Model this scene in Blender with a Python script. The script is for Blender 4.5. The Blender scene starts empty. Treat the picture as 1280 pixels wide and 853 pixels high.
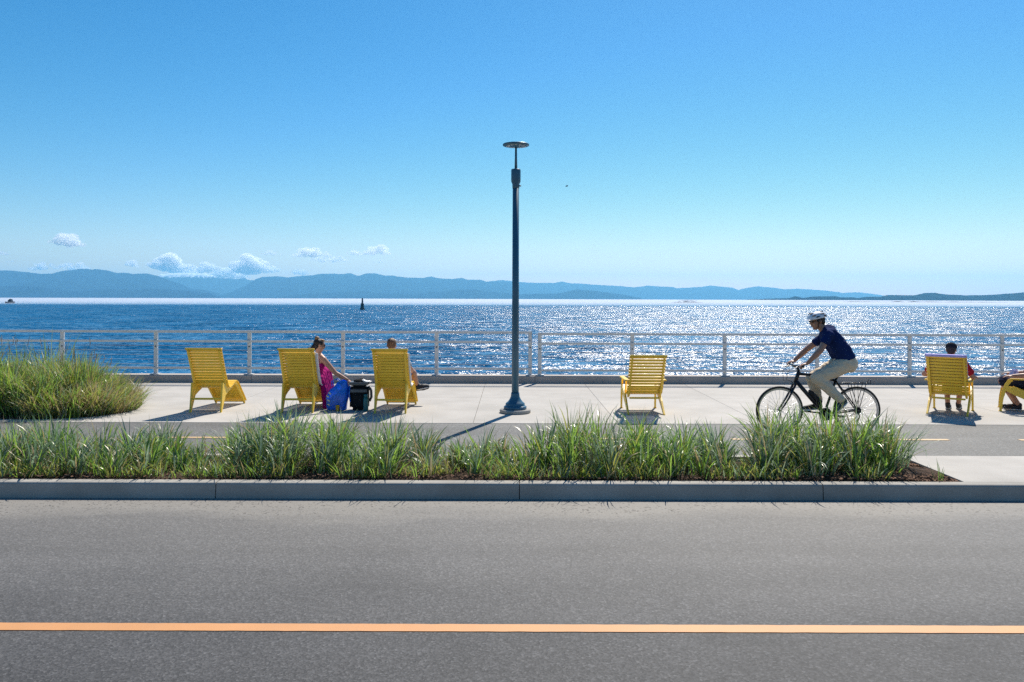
import bpy, bmesh, math, random
from mathutils import Vector, Matrix, Euler, noise as mnoise
R = math.radians
rnd = random.Random(7)
S = bpy.context.scene
COL = S.collection

# ------------------------------------------------------------------ scale of the place
HC = 1.92           # eye height above the promenade
F = 1000.0          # focal length in photo pixels
ROAD_Z = -0.16
SEA_Z = -8.0
ER = 6.37e6
def eye(px): return 370.5 + 4.0 * px / 1280.0
def at(px, py, d):
    """point of the place seen at photo pixel px,py at distance d in front"""
    return Vector(((px - 640.0) * d / F, d, HC - (py - eye(px)) * d / F))

# ------------------------------------------------------------------ materials
def newmat(name):
    m = bpy.data.materials.new(name); m.use_nodes = True
    nt = m.node_tree; nt.nodes.clear()
    out = nt.nodes.new('ShaderNodeOutputMaterial')
    b = nt.nodes.new('ShaderNodeBsdfPrincipled')
    nt.links.new(b.outputs[0], out.inputs[0])
    return m, nt, b, out
def N(nt, t, **kw):
    n = nt.nodes.new(t)
    for k, v in kw.items():
        if k in n.inputs.keys() if isinstance(k, str) else False:
            n.inputs[k].default_value = v
        else:
            setattr(n, k, v)
    return n
def L(nt, a, b): nt.links.new(a, b)
def ramp(nt, fac, stops):
    r = nt.nodes.new('ShaderNodeValToRGB')
    e = r.color_ramp.elements
    while len(e) < len(stops): e.new(0.5)
    for i, (p, c) in enumerate(stops):
        e[i].position = p
        e[i].color = (c[0], c[1], c[2], 1) if hasattr(c, '__len__') else (c, c, c, 1)
    L(nt, fac, r.inputs[0]); return r.outputs[0]
def mixc(nt, fac, a, b, mode='MIX'):
    m = nt.nodes.new('ShaderNodeMix'); m.data_type = 'RGBA'; m.blend_type = mode
    for sock, v in ((m.inputs[0], fac), (m.inputs[6], a), (m.inputs[7], b)):
        if isinstance(v, bpy.types.NodeSocket): L(nt, v, sock)
        elif hasattr(v, '__len__'): sock.default_value = (v[0], v[1], v[2], 1)
        else: sock.default_value = v
    return m.outputs[2]
def mth(nt, op, a, b=None, clamp=False):
    m = nt.nodes.new('ShaderNodeMath'); m.operation = op; m.use_clamp = clamp
    for i, v in enumerate((a, b)):
        if v is None: continue
        if isinstance(v, bpy.types.NodeSocket): L(nt, v, m.inputs[i])
        else: m.inputs[i].default_value = v
    return m.outputs[0]
def coords(nt, scale=(1, 1, 1)):
    tc = nt.nodes.new('ShaderNodeTexCoord')
    mp = nt.nodes.new('ShaderNodeMapping')
    mp.inputs['Scale'].default_value = scale
    L(nt, tc.outputs['Object'], mp.inputs[0]); return mp.outputs[0]
def noise(nt, vec, scale, detail=3, rough=0.55):
    n = nt.nodes.new('ShaderNodeTexNoise')
    n.inputs['Scale'].default_value = scale; n.inputs['Detail'].default_value = detail
    n.inputs['Roughness'].default_value = rough
    L(nt, vec, n.inputs['Vector']); return n
def bump(nt, b, h, strength=0.3, dist=0.01):
    bn = nt.nodes.new('ShaderNodeBump')
    bn.inputs['Strength'].default_value = strength; bn.inputs['Distance'].default_value = dist
    L(nt, h, bn.inputs['Height']); L(nt, bn.outputs[0], b.inputs['Normal'])

def plain(name, col, rough=0.5, metal=0.0, vary=0.12, scale=6.0, spec=0.5, sheen=0.0, bumpy=0.0):
    """one base colour with slight procedural wear"""
    m, nt, b, out = newmat(name)
    v = coords(nt)
    n = noise(nt, v, scale, 4)
    lo = [c * (1 - vary) for c in col]; hi = [min(1, c * (1 + vary)) for c in col]
    L(nt, ramp(nt, n.outputs[0], [(0.3, lo), (0.7, hi)]), b.inputs['Base Color'])
    b.inputs['Roughness'].default_value = rough; b.inputs['Metallic'].default_value = metal
    b.inputs['Specular IOR Level'].default_value = spec
    if sheen: b.inputs['Sheen Weight'].default_value = sheen
    if bumpy: bump(nt, b, noise(nt, v, scale * 6, 3).outputs[0], bumpy, 0.01)
    return m

def fabric(name, col, vary=0.15, trans=0.0):
    m, nt, b, out = newmat(name)
    v = coords(nt)
    n = noise(nt, v, 9, 4)
    lo = [c * (1 - vary) for c in col]; hi = [min(1, c * (1 + vary)) for c in col]
    L(nt, ramp(nt, n.outputs[0], [(0.3, lo), (0.7, hi)]), b.inputs['Base Color'])
    b.inputs['Roughness'].default_value = 0.9; b.inputs['Specular IOR Level'].default_value = 0.08
    fold = noise(nt, coords(nt, (1, 1, 0.5)), 14, 2)
    bump(nt, b, fold.outputs[0], 0.3, 0.02)
    return m

def mat_skin():
    m, nt, b, out = newmat('skin')
    n = noise(nt, coords(nt), 20, 3)
    L(nt, ramp(nt, n.outputs[0], [(0.3, (0.40, 0.19, 0.115)), (0.7, (0.50, 0.255, 0.165))]), b.inputs['Base Color'])
    b.inputs['Roughness'].default_value = 0.5
    b.inputs['Subsurface Weight'].default_value = 0.0
    return m

def mat_asphalt(name, lo, hi, dusty):
    m, nt, b, out = newmat(name)
    v = coords(nt)
    fine = noise(nt, v, 210, 2, 0.7)
    vor = N(nt, 'ShaderNodeTexVoronoi'); vor.inputs['Scale'].default_value = 74; L(nt, v, vor.inputs['Vector'])
    wn = nt.nodes.new('ShaderNodeSeparateColor'); L(nt, vor.outputs['Color'], wn.inputs[0])
    c = ramp(nt, fine.outputs[0], [(0.25, lo), (0.75, hi)])
    stones = ramp(nt, wn.outputs[0], [(0.0, 0.42), (0.55, 0.92), (0.84, 1.2), (0.95, 1.55), (1.0, 2.0)])
    c = mixc(nt, 0.75, c, stones, 'MULTIPLY')
    big = noise(nt, coords(nt, (0.12, 0.9, 1)), 1.6, 4)           # wear along the driving direction
    c = mixc(nt, 1.0, c, ramp(nt, big.outputs[0], [(0.3, 0.84), (0.7, 1.16)]), 'MULTIPLY')
    mid = noise(nt, v, 1.1, 5)
    if dusty:                                                     # tyre tracks, seam, oil
        sq = nt.nodes.new('ShaderNodeSeparateXYZ'); L(nt, v, sq.inputs[0])
        wb_ = noise(nt, coords(nt, (0.12, 0.3, 1)), 1.0, 3)
        yy_ = mth(nt, 'ADD', sq.outputs[1], mth(nt, 'MULTIPLY', mth(nt, 'SUBTRACT', wb_.outputs[0], 0.5), 0.5))
        tr = ramp(nt, mth(nt, 'DIVIDE', yy_, 8.4), [(0.50, 0.88), (0.60, 0.90), (0.65, 1.0), (0.70, 1.03), (0.752, 1.12), (0.785, 0.80), (0.815, 1.08), (0.88, 1.0)])
        c = mixc(nt, 0.9, c, tr, 'MULTIPLY')
        oil = noise(nt, coords(nt, (0.5, 1.3, 1)), 0.9, 4, 0.6)
        c = mixc(nt, 0.8, c, ramp(nt, oil.outputs[0], [(0.60, 1.0), (0.70, 0.82)]), 'MULTIPLY')
    c = mixc(nt, 1.0, c, ramp(nt, mid.outputs[0], [(0.3, 0.9), (0.7, 1.08)]), 'MULTIPLY')
    if dusty:                                                     # fine dust gathers along the kerb
        sp = nt.nodes.new('ShaderNodeSeparateXYZ'); L(nt, v, sp.inputs[0])
        wob = noise(nt, coords(nt, (0.5, 1.5, 1)), 1.2, 4)
        y2 = mth(nt, 'ADD', sp.outputs[1], mth(nt, 'MULTIPLY', wob.outputs[0], 1.2))
        d = mth(nt, 'MULTIPLY', mth(nt, 'SUBTRACT', y2, 5.4), 0.30, True)
        c = mixc(nt, mth(nt, 'MULTIPLY', d, 0.55), c, mixc(nt, 0.35, (0.255, 0.24, 0.22), stones, 'MULTIPLY'))
        # grit at the very edge
        d2 = mth(nt, 'MULTIPLY', mth(nt, 'SUBTRACT', y2, 8.05), 2.2, True)
        c = mixc(nt, mth(nt, 'MULTIPLY', d2, 0.6), c, (0.27, 0.25, 0.22))
        grit = noise(nt, v, 34, 2, 0.5)
        g = mth(nt, 'MULTIPLY', ramp(nt, grit.outputs[0], [(0.61, 0.0), (0.65, 1.0)]), d2)
        c = mixc(nt, mth(nt, 'MULTIPLY', g, 0.8), c, (0.05, 0.045, 0.04))
        sp2 = noise(nt, v, 2.3, 2, 0.4)                            # a few pale droppings
        w = ramp(nt, sp2.outputs[0], [(0.795, 0.0), (0.80, 1.0)])
        c = mixc(nt, w, c, (0.5, 0.5, 0.48))
    L(nt, c, b.inputs['Base Color'])
    b.inputs['Roughness'].default_value = 0.72
    b.inputs['Specular IOR Level'].default_value = 0.35
    h = mixc(nt, 0.5, fine.outputs[0], vor.outputs['Distance'])
    bump(nt, b, h, 0.55, 0.006)
    return m

def mat_concrete(name, lo, hi, rough=0.85):
    m, nt, b, out = newmat(name)
    v = coords(nt)
    a = noise(nt, v, 1.4, 6, 0.6); f = noise(nt, v, 60, 3, 0.6)
    c = ramp(nt, a.outputs[0], [(0.28, lo), (0.72, hi)])
    c = mixc(nt, 0.6, c, ramp(nt, f.outputs[0], [(0.3, 0.82), (0.7, 1.1)]), 'MULTIPLY')
    br = noise(nt, coords(nt, (0.5, 9, 4)), 6, 3)                  # broom finish
    c = mixc(nt, 0.5, c, ramp(nt, br.outputs[0], [(0.3, 0.93), (0.7, 1.05)]), 'MULTIPLY')
    sx_ = nt.nodes.new('ShaderNodeSeparateXYZ'); L(nt, v, sx_.inputs[0])
    wn_ = nt.nodes.new('ShaderNodeTexWhiteNoise'); wn_.noise_dimensions = '2D'
    cb_ = nt.nodes.new('ShaderNodeCombineXYZ')
    L(nt, mth(nt, 'FLOOR', mth(nt, 'DIVIDE', mth(nt, 'SUBTRACT', sx_.outputs[0], 1.63), 2.22)), cb_.inputs[0])
    L(nt, mth(nt, 'FLOOR', mth(nt, 'DIVIDE', mth(nt, 'SUBTRACT', sx_.outputs[1], 12.245), 3.107)), cb_.inputs[1])
    L(nt, cb_.outputs[0], wn_.inputs['Vector'])                    # every pour has its own tone
    c = mixc(nt, 1.0, c, ramp(nt, wn_.outputs['Value'], [(0.0, 0.93), (1.0, 1.05)]), 'MULTIPLY')
    st = noise(nt, v, 5.5, 3, 0.5)
    w = ramp(nt, st.outputs[0], [(0.68, 0.0), (0.76, 1.0)])
    c = mixc(nt, mth(nt, 'MULTIPLY', w, 0.25), c, [x * 0.6 for x in lo])
    L(nt, c, b.inputs['Base Color']); b.inputs['Roughness'].default_value = rough
    b.inputs['Specular IOR Level'].default_value = 0.3
    bump(nt, b, f.outputs[0], 0.25, 0.004)
    return m

def mat_paint(name, col):
    m, nt, b, out = newmat(name)
    v = coords(nt)
    f = noise(nt, v, 120, 3, 0.7); a = noise(nt, v, 3.0, 4)
    c = ramp(nt, a.outputs[0], [(0.3, [x * 0.9 for x in col]), (0.7, col)])
    w = ramp(nt, f.outputs[0], [(0.58, 0.0), (0.70, 1.0)])
    pt = ramp(nt, noise(nt, v, 5.0, 5, 0.65).outputs[0], [(0.45, 0.25), (0.72, 1.0)])
    c = mixc(nt, mth(nt, 'MULTIPLY', mth(nt, 'MULTIPLY', w, pt), 0.75), c, (0.16, 0.15, 0.145))
    L(nt, c, b.inputs['Base Color']); b.inputs['Roughness'].default_value = 0.6
    bump(nt, b, f.outputs[0], 0.3, 0.004)
    return m

def mat_sea():
    m, nt, b, out = newmat('sea_water')
    tc = nt.nodes.new('ShaderNodeTexCoord')
    sp = nt.nodes.new('ShaderNodeSeparateXYZ'); L(nt, tc.outputs['Object'], sp.inputs[0])
    def slope(scale, mx, my, amp, det=2):
        mp = nt.nodes.new('ShaderNodeMapping'); mp.inputs['Scale'].default_value = (mx, my, 1)
        mp.inputs['Rotation'].default_value = (0, 0, 0.35)
        L(nt, tc.outputs['Object'], mp.inputs[0])
        n = noise(nt, mp.outputs[0], scale, det, 0.6)
        s = nt.nodes.new('ShaderNodeVectorMath'); s.operation = 'SUBTRACT'
        L(nt, n.outputs['Color'], s.inputs[0]); s.inputs[1].default_value = (0.5, 0.5, 0.5)
        k = nt.nodes.new('ShaderNodeVectorMath'); k.operation = 'SCALE'; k.inputs['Scale'].default_value = amp
        L(nt, s.outputs[0], k.inputs[0]); return k.outputs[0], n
    def add(a, c):
        s = nt.nodes.new('ShaderNodeVectorMath'); s.operation = 'ADD'
        L(nt, a, s.inputs[0]); L(nt, c, s.inputs[1]); return s.outputs[0]
    s1, n1 = slope(0.10, 0.7, 1.0, 1.1, 3)
    s2, n2 = slope(0.55, 0.8, 1.0, 1.9, 3)
    s3, n3 = slope(2.6, 1.0, 1.0, 1.7, 2)
    tot = add(add(s1, s2), s3)
    # the wave faces seen from the shore lean towards it
    bs = nt.nodes.new('ShaderNodeVectorMath'); bs.operation = 'ADD'; L(nt, tot, bs.inputs[0]); bs.inputs[1].default_value = (0, -0.24, 0); tot = bs.outputs[0]
    # waves die out on the calm water far offshore
    far = nt.nodes.new('ShaderNodeMapRange'); L(nt, sp.outputs[1], far.inputs[0])
    far.inputs[1].default_value = 900; far.inputs[2].default_value = 1150
    far.inputs[3].default_value = 1.0; far.inputs[4].default_value = 0.28
    k = nt.nodes.new('ShaderNodeVectorMath'); k.operation = 'SCALE'
    L(nt, tot, k.inputs[0]); L(nt, far.outputs[0], k.inputs['Scale'])
    ml = nt.nodes.new('ShaderNodeVectorMath'); ml.operation = 'MULTIPLY_ADD'
    L(nt, k.outputs[0], ml.inputs[0]); ml.inputs[1].default_value = (1, 1, 0); ml.inputs[2].default_value = (0, 0, 1)
    nm = nt.nodes.new('ShaderNodeVectorMath'); nm.operation = 'NORMALIZE'; L(nt, ml.outputs[0], nm.inputs[0])
    L(nt, nm.outputs[0], b.inputs['Normal'])
    body = ramp(nt, n1.outputs[0], [(0.3, (0.000, 0.058, 0.150)), (0.7, (0.000, 0.125, 0.29))])
    # scattered whitecaps
    mp = nt.nodes.new('ShaderNodeMapping'); mp.inputs['Scale'].default_value = (0.09, 0.13, 1)
    L(nt, tc.outputs['Object'], mp.inputs[0])
    wc = noise(nt, mp.outputs[0], 1.0, 4, 0.62)
    foam = ramp(nt, wc.outputs[0], [(0.715, 0.0), (0.735, 1.0)])
    L(nt, mixc(nt, foam, body, (0.75, 0.78, 0.8)), b.inputs['Base Color'])
    L(nt, mth(nt, 'MULTIPLY', mth(nt, 'ADD', mth(nt, 'MULTIPLY', foam, 0.6), 0.23), far.outputs[0]), b.inputs['Roughness'])
    b.inputs['IOR'].default_value = 1.33; b.inputs['Specular IOR Level'].default_value = 0.26
    return m

def mat_leaf(name, col, tip, trans=0.35, rough=0.35):
    m, nt, b, out = newmat(name)
    v = coords(nt)
    n = noise(nt, v, 2.2, 3); n2 = noise(nt, v, 30, 2)
    c = mixc(nt, ramp(nt, n.outputs[0], [(0.3, 0.0), (0.7, 1.0)]), col, tip)
    c = mixc(nt, 0.6, c, ramp(nt, n2.outputs[0], [(0.3, 0.65), (0.7, 1.3)]), 'MULTIPLY')
    L(nt, c, b.inputs['Base Color'])
    b.inputs['Roughness'].default_value = rough; b.inputs['Specular IOR Level'].default_value = 1.0
    t = nt.nodes.new('ShaderNodeBsdfTranslucent'); L(nt, c, t.inputs[0])
    mx = nt.nodes.new('ShaderNodeMixShader'); mx.inputs[0].default_value = trans
    L(nt, b.outputs[0], mx.inputs[1]); L(nt, t.outputs[0], mx.inputs[2]); L(nt, mx.outputs[0], out.inputs[0])
    return m

def mat_mountain(name, col, snow_z=None):
    m, nt, b, out = newmat(name)
    v = coords(nt, (0.001, 0.001, 0.001))
    n = noise(nt, v, 2.0, 5)
    c = ramp(nt, n.outputs[0], [(0.3, [x * 0.7 for x in col]), (0.7, [x * 1.25 for x in col])])
    if snow_z is not None:
        tc = nt.nodes.new('ShaderNodeTexCoord'); sp = nt.nodes.new('ShaderNodeSeparateXYZ')
        L(nt, tc.outputs['Object'], sp.inputs[0])
        n2 = noise(nt, v, 9.0, 4, 0.7)
        z = mth(nt, 'ADD', sp.outputs[2], mth(nt, 'MULTIPLY', mth(nt, 'SUBTRACT', n2.outputs[0], 0.5), 620))
        f = mth(nt, 'MULTIPLY', mth(nt, 'SUBTRACT', z, snow_z), 0.02, True)
        c = mixc(nt, f, c, (0.85, 0.87, 0.9))
    L(nt, c, b.inputs['Base Color']); b.inputs['Roughness'].default_value = 1.0
    b.inputs['Specular IOR Level'].default_value = 0.0
    return m

def mat_cloud(density):
    m = bpy.data.materials.new('cloud_vapour'); m.use_nodes = True
    nt = m.node_tree; nt.nodes.clear()
    out = nt.nodes.new('ShaderNodeOutputMaterial')
    v = nt.nodes.new('ShaderNodeVolumeScatter')
    v.inputs['Color'].default_value = (1, 1, 1, 1); v.inputs['Density'].default_value = density
    v.inputs['Anisotropy'].default_value = 0.45
    L(nt, v.outputs[0], out.inputs['Volume'])
    return m

M = {}
M['yellow'] = plain('yellow_powder_coat', (0.92, 0.595, 0.055), 0.42, 0, 0.05, 5, 0.5)
M['galv'] = plain('galvanised_metal', (0.60, 0.605, 0.61), 0.42, 0.3, 0.12, 14)
M['cable'] = plain('steel_cable', (0.30, 0.30, 0.31), 0.6, 0.2, 0.1, 6, 0.2)
M['lamp'] = plain('blue_grey_lamp_paint', (0.035, 0.12, 0.19), 0.38, 0.0, 0.08, 4)
M['lens'] = plain('lamp_lens', (0.55, 0.57, 0.58), 0.25)
M['black'] = plain('black_frame_paint', (0.012, 0.012, 0.016), 0.3)
M['rubber'] = plain('tyre_rubber', (0.02, 0.02, 0.02), 0.75)
M['steel'] = plain('polished_steel', (0.6, 0.6, 0.6), 0.25, 0.9)
M['darksteel'] = plain('dark_steel', (0.09, 0.09, 0.1), 0.35, 0.8)
M['skin'] = mat_skin()
M['hair_dark'] = plain('dark_hair', (0.02, 0.013, 0.01), 0.5, 0, 0.4, 40, 0.4, 0, 0.6)
M['hair_brown'] = plain('brown_hair', (0.12, 0.06, 0.03), 0.5, 0, 0.5, 40, 0.4, 0, 0.6)
M['hair_bun'] = plain('blonde_streaked_hair', (0.30, 0.17, 0.08), 0.5, 0, 0.4, 40, 0.4, 0, 0.6)
M['navy'] = fabric('navy_jersey', (0.012, 0.026, 0.10))
M['khaki'] = fabric('khaki_cotton', (0.72, 0.575, 0.41), 0.08)
M['pink'] = fabric('magenta_dress_cloth', (0.33, 0.008, 0.13))
M['red'] = fabric('red_tshirt_cloth', (0.45, 0.02, 0.03))
M['grey_shirt'] = fabric('grey_tshirt_cloth', (0.25, 0.25, 0.27))
M['lavender'] = fabric('lavender_shirt_cloth', (0.62, 0.58, 0.75))
M['shorts'] = fabric('dark_shorts_cloth', (0.02, 0.025, 0.05))
M['blue_shorts'] = fabric('blue_shorts_cloth', (0.03, 0.06, 0.2))
M['towel'] = fabric('white_towel_cloth', (0.78, 0.77, 0.80), 0.05)
M['towel_lilac'] = fabric('lilac_towel_cloth', (0.55, 0.47, 0.80), 0.06)
M['shoe'] = plain('black_shoe', (0.015, 0.014, 0.018), 0.6)
M['shoe_teal'] = plain('dark_teal_shoe', (0.02, 0.045, 0.06), 0.6)
M['sole'] = plain('white_shoe_sole', (0.6, 0.6, 0.6), 0.6)
M['helmet'] = plain('white_helmet_shell', (0.78, 0.79, 0.82), 0.3)
M['helmet_vent'] = plain('black_helmet_foam', (0.02, 0.02, 0.025), 0.7)
M['glass_dark'] = plain('dark_sunglasses', (0.008, 0.008, 0.01), 0.15)
M['eye'] = plain('eye_white', (0.7, 0.68, 0.66), 0.3)
M['lip'] = plain('lip_colour', (0.40, 0.13, 0.11), 0.5)
M['bag_blue'] = mat_leaf('blue_tarpaulin', (0.006, 0.24, 0.80), (0.008, 0.30, 0.90), 0.45, 0.35)
M['bag_print'] = plain('pale_print', (0.62, 0.66, 0.45), 0.5)
M['black_cloth'] = fabric('black_nylon', (0.018, 0.018, 0.02))
M['grey_trim'] = plain('dark_grey_trim', (0.09, 0.10, 0.115), 0.45)
M['teal'] = plain('teal_bottle_metal', (0.01, 0.15, 0.17), 0.3)
M['cup'] = plain('yellow_plastic_cup', (0.75, 0.42, 0.02), 0.4)
M['cap_grey'] = fabric('charcoal_cap_cloth', (0.02, 0.022, 0.03))
M['paper'] = plain('white_paper', (0.8, 0.8, 0.8), 0.7)
M['gull'] = plain('dark_bird_plumage', (0.05, 0.055, 0.07), 0.8)
M['buoy'] = plain('dark_green_buoy_paint', (0.012, 0.06, 0.075), 0.6)
M['hull'] = plain('grey_hull_paint', (0.06, 0.07, 0.09), 0.6)
M['asphalt'] = mat_asphalt('road_asphalt', (0.048, 0.047, 0.048), (0.096, 0.094, 0.094), True)
M['path'] = mat_asphalt('path_asphalt', (0.105, 0.102, 0.096), (0.175, 0.17, 0.16), False)
M['concrete'] = mat_concrete('promenade_concrete', (0.385, 0.36, 0.325), (0.485, 0.455, 0.415))
M['kerb'] = mat_concrete('kerb_concrete', (0.29, 0.27, 0.24), (0.42, 0.395, 0.355))
M['wall'] = mat_concrete('seawall_concrete', (0.37, 0.325, 0.285), (0.49, 0.43, 0.38))
M['dark_joint'] = plain('joint_filler', (0.10, 0.095, 0.09), 0.9)
M['line'] = mat_paint('orange_yellow_line_paint', (0.60, 0.28, 0.10))
M['dash'] = mat_paint('yellow_dash_paint', (0.55, 0.36, 0.17))
M['sea'] = mat_sea()
M['soil'] = plain('dark_mulch_soil', (0.075, 0.045, 0.03), 0.95, 0, 0.6, 30, 0.2, 0, 1.0)
M['chip'] = plain('bark_chip', (0.17, 0.095, 0.06), 0.9, 0, 0.6, 12, 0.2)
M['leaf_blue'] = mat_leaf('blue_green_blade', (0.17, 0.27, 0.14), (0.30, 0.38, 0.26), 0.45, 0.48)
M['leaf_green'] = mat_leaf('fresh_green_blade', (0.18, 0.33, 0.04), (0.30, 0.45, 0.08), 0.55, 0.3)
M['leaf_olive'] = mat_leaf('olive_blade', (0.28, 0.32, 0.05), (0.40, 0.38, 0.10), 0.5, 0.35)
M['leaf_dry'] = mat_leaf('dry_straw_blade', (0.44, 0.32, 0.15), (0.58, 0.46, 0.25), 0.3, 0.5)
M['leaf_seed'] = mat_leaf('seed_stalk', (0.20, 0.16, 0.09), (0.28, 0.2, 0.12), 0.2, 0.6)

# ------------------------------------------------------------------ mesh kit
class MB:
    def __init__(s): s.v = []; s.f = []; s.mi = []; s.sm = []
    def add(s, vs, fs, mi=0, smooth=False):
        o = len(s.v); s.v += [Vector(p) for p in vs]
        for f in fs:
            s.f.append([i + o for i in f]); s.mi.append(mi); s.sm.append(smooth)
        return s
    def box(s, c, size, rot=None, mi=0, bev=0.0):
        hx, hy, hz = [k / 2 for k in size]; c = Vector(c)
        if bev > 0:
            bm = bmesh.new(); bmesh.ops.create_cube(bm, size=1)
            for v in bm.verts: v.co = Vector((v.co.x * size[0], v.co.y * size[1], v.co.z * size[2]))
            bmesh.ops.bevel(bm, geom=bm.edges[:], offset=bev, segments=2, affect='EDGES')
            bm.verts.ensure_lookup_table()
            vs = [v.co.copy() for v in bm.verts]; fs = [[v.index for v in f.verts] for f in bm.faces]
            bm.free()
        else:
            vs = [Vector((x, y, z)) for x in (-hx, hx) for y in (-hy, hy) for z in (-hz, hz)]
            fs = [(0, 1, 3, 2), (4, 6, 7, 5), (0, 4, 5, 1), (2, 3, 7, 6), (0, 2, 6, 4), (1, 5, 7, 3)]
        if rot is not None: vs = [rot @ p for p in vs]
        return s.add([p + c for p in vs], fs, mi)
    def tube(s, pts, r, n=10, mi=0, caps=True, closed=False, smooth=True):
        pts = [Vector(p) for p in pts]; k = len(pts)
        rr = r if hasattr(r, '__len__') else [r] * k
        rings = []
        up = None
        for i in range(k):
            if closed: t = (pts[(i + 1) % k] - pts[i - 1])
            else: t = pts[min(i + 1, k - 1)] - pts[max(i - 1, 0)]
            t.normalize()
            if up is None:
                a = Vector((0, 0, 1)) if abs(t.z) < 0.9 else Vector((1, 0, 0))
                up = (a - t * a.dot(t)).normalized()
            else:
                up = (up - t * up.dot(t)).normalized()
            sd = t.cross(up)
            rings.append([pts[i] + (up * math.cos(2 * math.pi * j / n) + sd * math.sin(2 * math.pi * j / n)) * rr[i] for j in range(n)])
        vs = [p for q in rings for p in q]; fs = []
        for i in range(k if closed else k - 1):
            a = i * n; b2 = ((i + 1) % k) * n
            for j in range(n):
                fs.append((a + j, a + (j + 1) % n, b2 + (j + 1) % n, b2 + j))
        if caps and not closed:
            s.add(vs, fs, mi, smooth)
            o = len(s.v) - len(vs)
            s.f.append([o + j for j in range(n)][::-1]); s.mi.append(mi); s.sm.append(False)
            s.f.append([o + (k - 1) * n + j for j in range(n)]); s.mi.append(mi); s.sm.append(False)
            return s
        return s.add(vs, fs, mi, smooth)
    def lathe(s, prof, c=(0, 0, 0), n=32, mi=0, rot=None, smooth=True):
        c = Vector(c); vs = []; fs = []
        for r, z in prof:
            for j in range(n):
                p = Vector((r * math.cos(2 * math.pi * j / n), r * math.sin(2 * math.pi * j / n), z))
                if rot is not None: p = rot @ p
                vs.append(p + c)
        for i in range(len(prof) - 1):
            for j in range(n):
                fs.append((i * n + j, i * n + (j + 1) % n, (i + 1) * n + (j + 1) % n, (i + 1) * n + j))
        s.add(vs, fs, mi, smooth)
        o = len(s.v) - len(vs)
        if prof[0][0] > 1e-5: s.f.append([o + j for j in range(n)][::-1]); s.mi.append(mi); s.sm.append(False)
        if prof[-1][0] > 1e-5: s.f.append([o + (len(prof) - 1) * n + j for j in range(n)]); s.mi.append(mi); s.sm.append(False)
        return s
    def strip(s, pts, w, x, th, mi=0):
        """a flat bar cut along a (d,z) polyline with widths w, standing in the plane X=x, thickness th"""
        k = len(pts); ww = w if hasattr(w, '__len__') else [w] * k
        vs = []
        for i in range(k):
            a = Vector(pts[max(i - 1, 0)]); b2 = Vector(pts[min(i + 1, k - 1)])
            t = (b2 - a).normalized(); nn = Vector((-t.y, t.x))
            p = Vector(pts[i])
            for sgn in (1, -1):
                q = p + nn * (ww[i] / 2 * sgn)
                vs.append((x - th / 2, q.x, q.y)); vs.append((x + th / 2, q.x, q.y))
        fs = []
        for i in range(k - 1):
            a = i * 4; b2 = a + 4
            fs += [(a, a + 1, b2 + 1, b2), (a + 2, b2 + 2, b2 + 3, a + 3), (a, b2, b2 + 2, a + 2), (a + 1, a + 3, b2 + 3, b2 + 1)]
        fs += [(0, 2, 3, 1), ((k - 1) * 4, (k - 1) * 4 + 1, (k - 1) * 4 + 3, (k - 1) * 4 + 2)]
        return s.add(vs, fs, mi)
    def prism(s, poly, x, th, mi=0):
        n = len(poly)
        vs = [(x - th / 2, d, z) for d, z in poly] + [(x + th / 2, d, z) for d, z in poly]
        fs = [list(range(n))[::-1], list(range(n, 2 * n))] + [(i, (i + 1) % n, n + (i + 1) % n, n + i) for i in range(n)]
        return s.add(vs, fs, mi)
    def ell(s, c, rad, rot=None, mi=0, nu=18, nv=12):
        c = Vector(c); prof = []
        vs = []; fs = []
        for i in range(nv + 1):
            th = math.pi * i / nv
            for j in range(nu):
                ph = 2 * math.pi * j / nu
                p = Vector((rad[0] * math.sin(th) * math.cos(ph), rad[1] * math.sin(th) * math.sin(ph), rad[2] * math.cos(th)))
                if rot is not None: p = rot @ p
                vs.append(p + c)
        for i in range(nv):
            for j in range(nu):
                fs.append((i * nu + j, (i + 1) * nu + j, (i + 1) * nu + (j + 1) % nu, i * nu + (j + 1) % nu))
        return s.add(vs, fs, mi, True)
    def cap(s, a, ra, b2, rb, n=14):
        """tapered limb with round ends"""
        a = Vector(a); b2 = Vector(b2); t = b2 - a
        if t.length < 1e-6: t = Vector((0, 0, 1e-4))
        t.normalize()
        pts = []; rr = []
        for i in range(5):
            th = math.pi / 2 * i / 5
            pts.append(a - t * ra * math.cos(th)); rr.append(max(ra * math.sin(th), 1e-4))
        pts.append(a); rr.append(ra)
        pts.append(b2); rr.append(rb)
        for i in range(4, -1, -1):
            th = math.pi / 2 * i / 5
            pts.append(b2 + t * rb * math.cos(th)); rr.append(max(rb * math.sin(th), 1e-4))
        return s.tube(pts, rr, n)
    def chain(s, pts, rads):
        for i in range(len(pts) - 1): s.cap(pts[i], rads[i], pts[i + 1], rads[i + 1])
        return s
    def mesh(s, name, off=Vector((0, 0, 0))):
        me = bpy.data.meshes.new(name)
        me.from_pydata([tuple(p - off) for p in s.v], [], s.f)
        me.polygons.foreach_set('use_smooth', s.sm)
        me.polygons.foreach_set('material_index', s.mi)
        me.update(); return me
    def build(s, name, mat, parent=None, fixn=True):
        off = wloc(parent) if parent else Vector((0, 0, 0))
        me = s.mesh(name, off)
        if fixn:
            bm = bmesh.new(); bm.from_mesh(me); bmesh.ops.recalc_face_normals(bm, faces=bm.faces[:]); bm.to_mesh(me); bm.free()
        for m in (mat if isinstance(mat, (list, tuple)) else [mat]): me.materials.append(M[m] if isinstance(m, str) else m)
        o = bpy.data.objects.new(name, me); COL.objects.link(o)
        if parent: o.parent = parent
        return o
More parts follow.
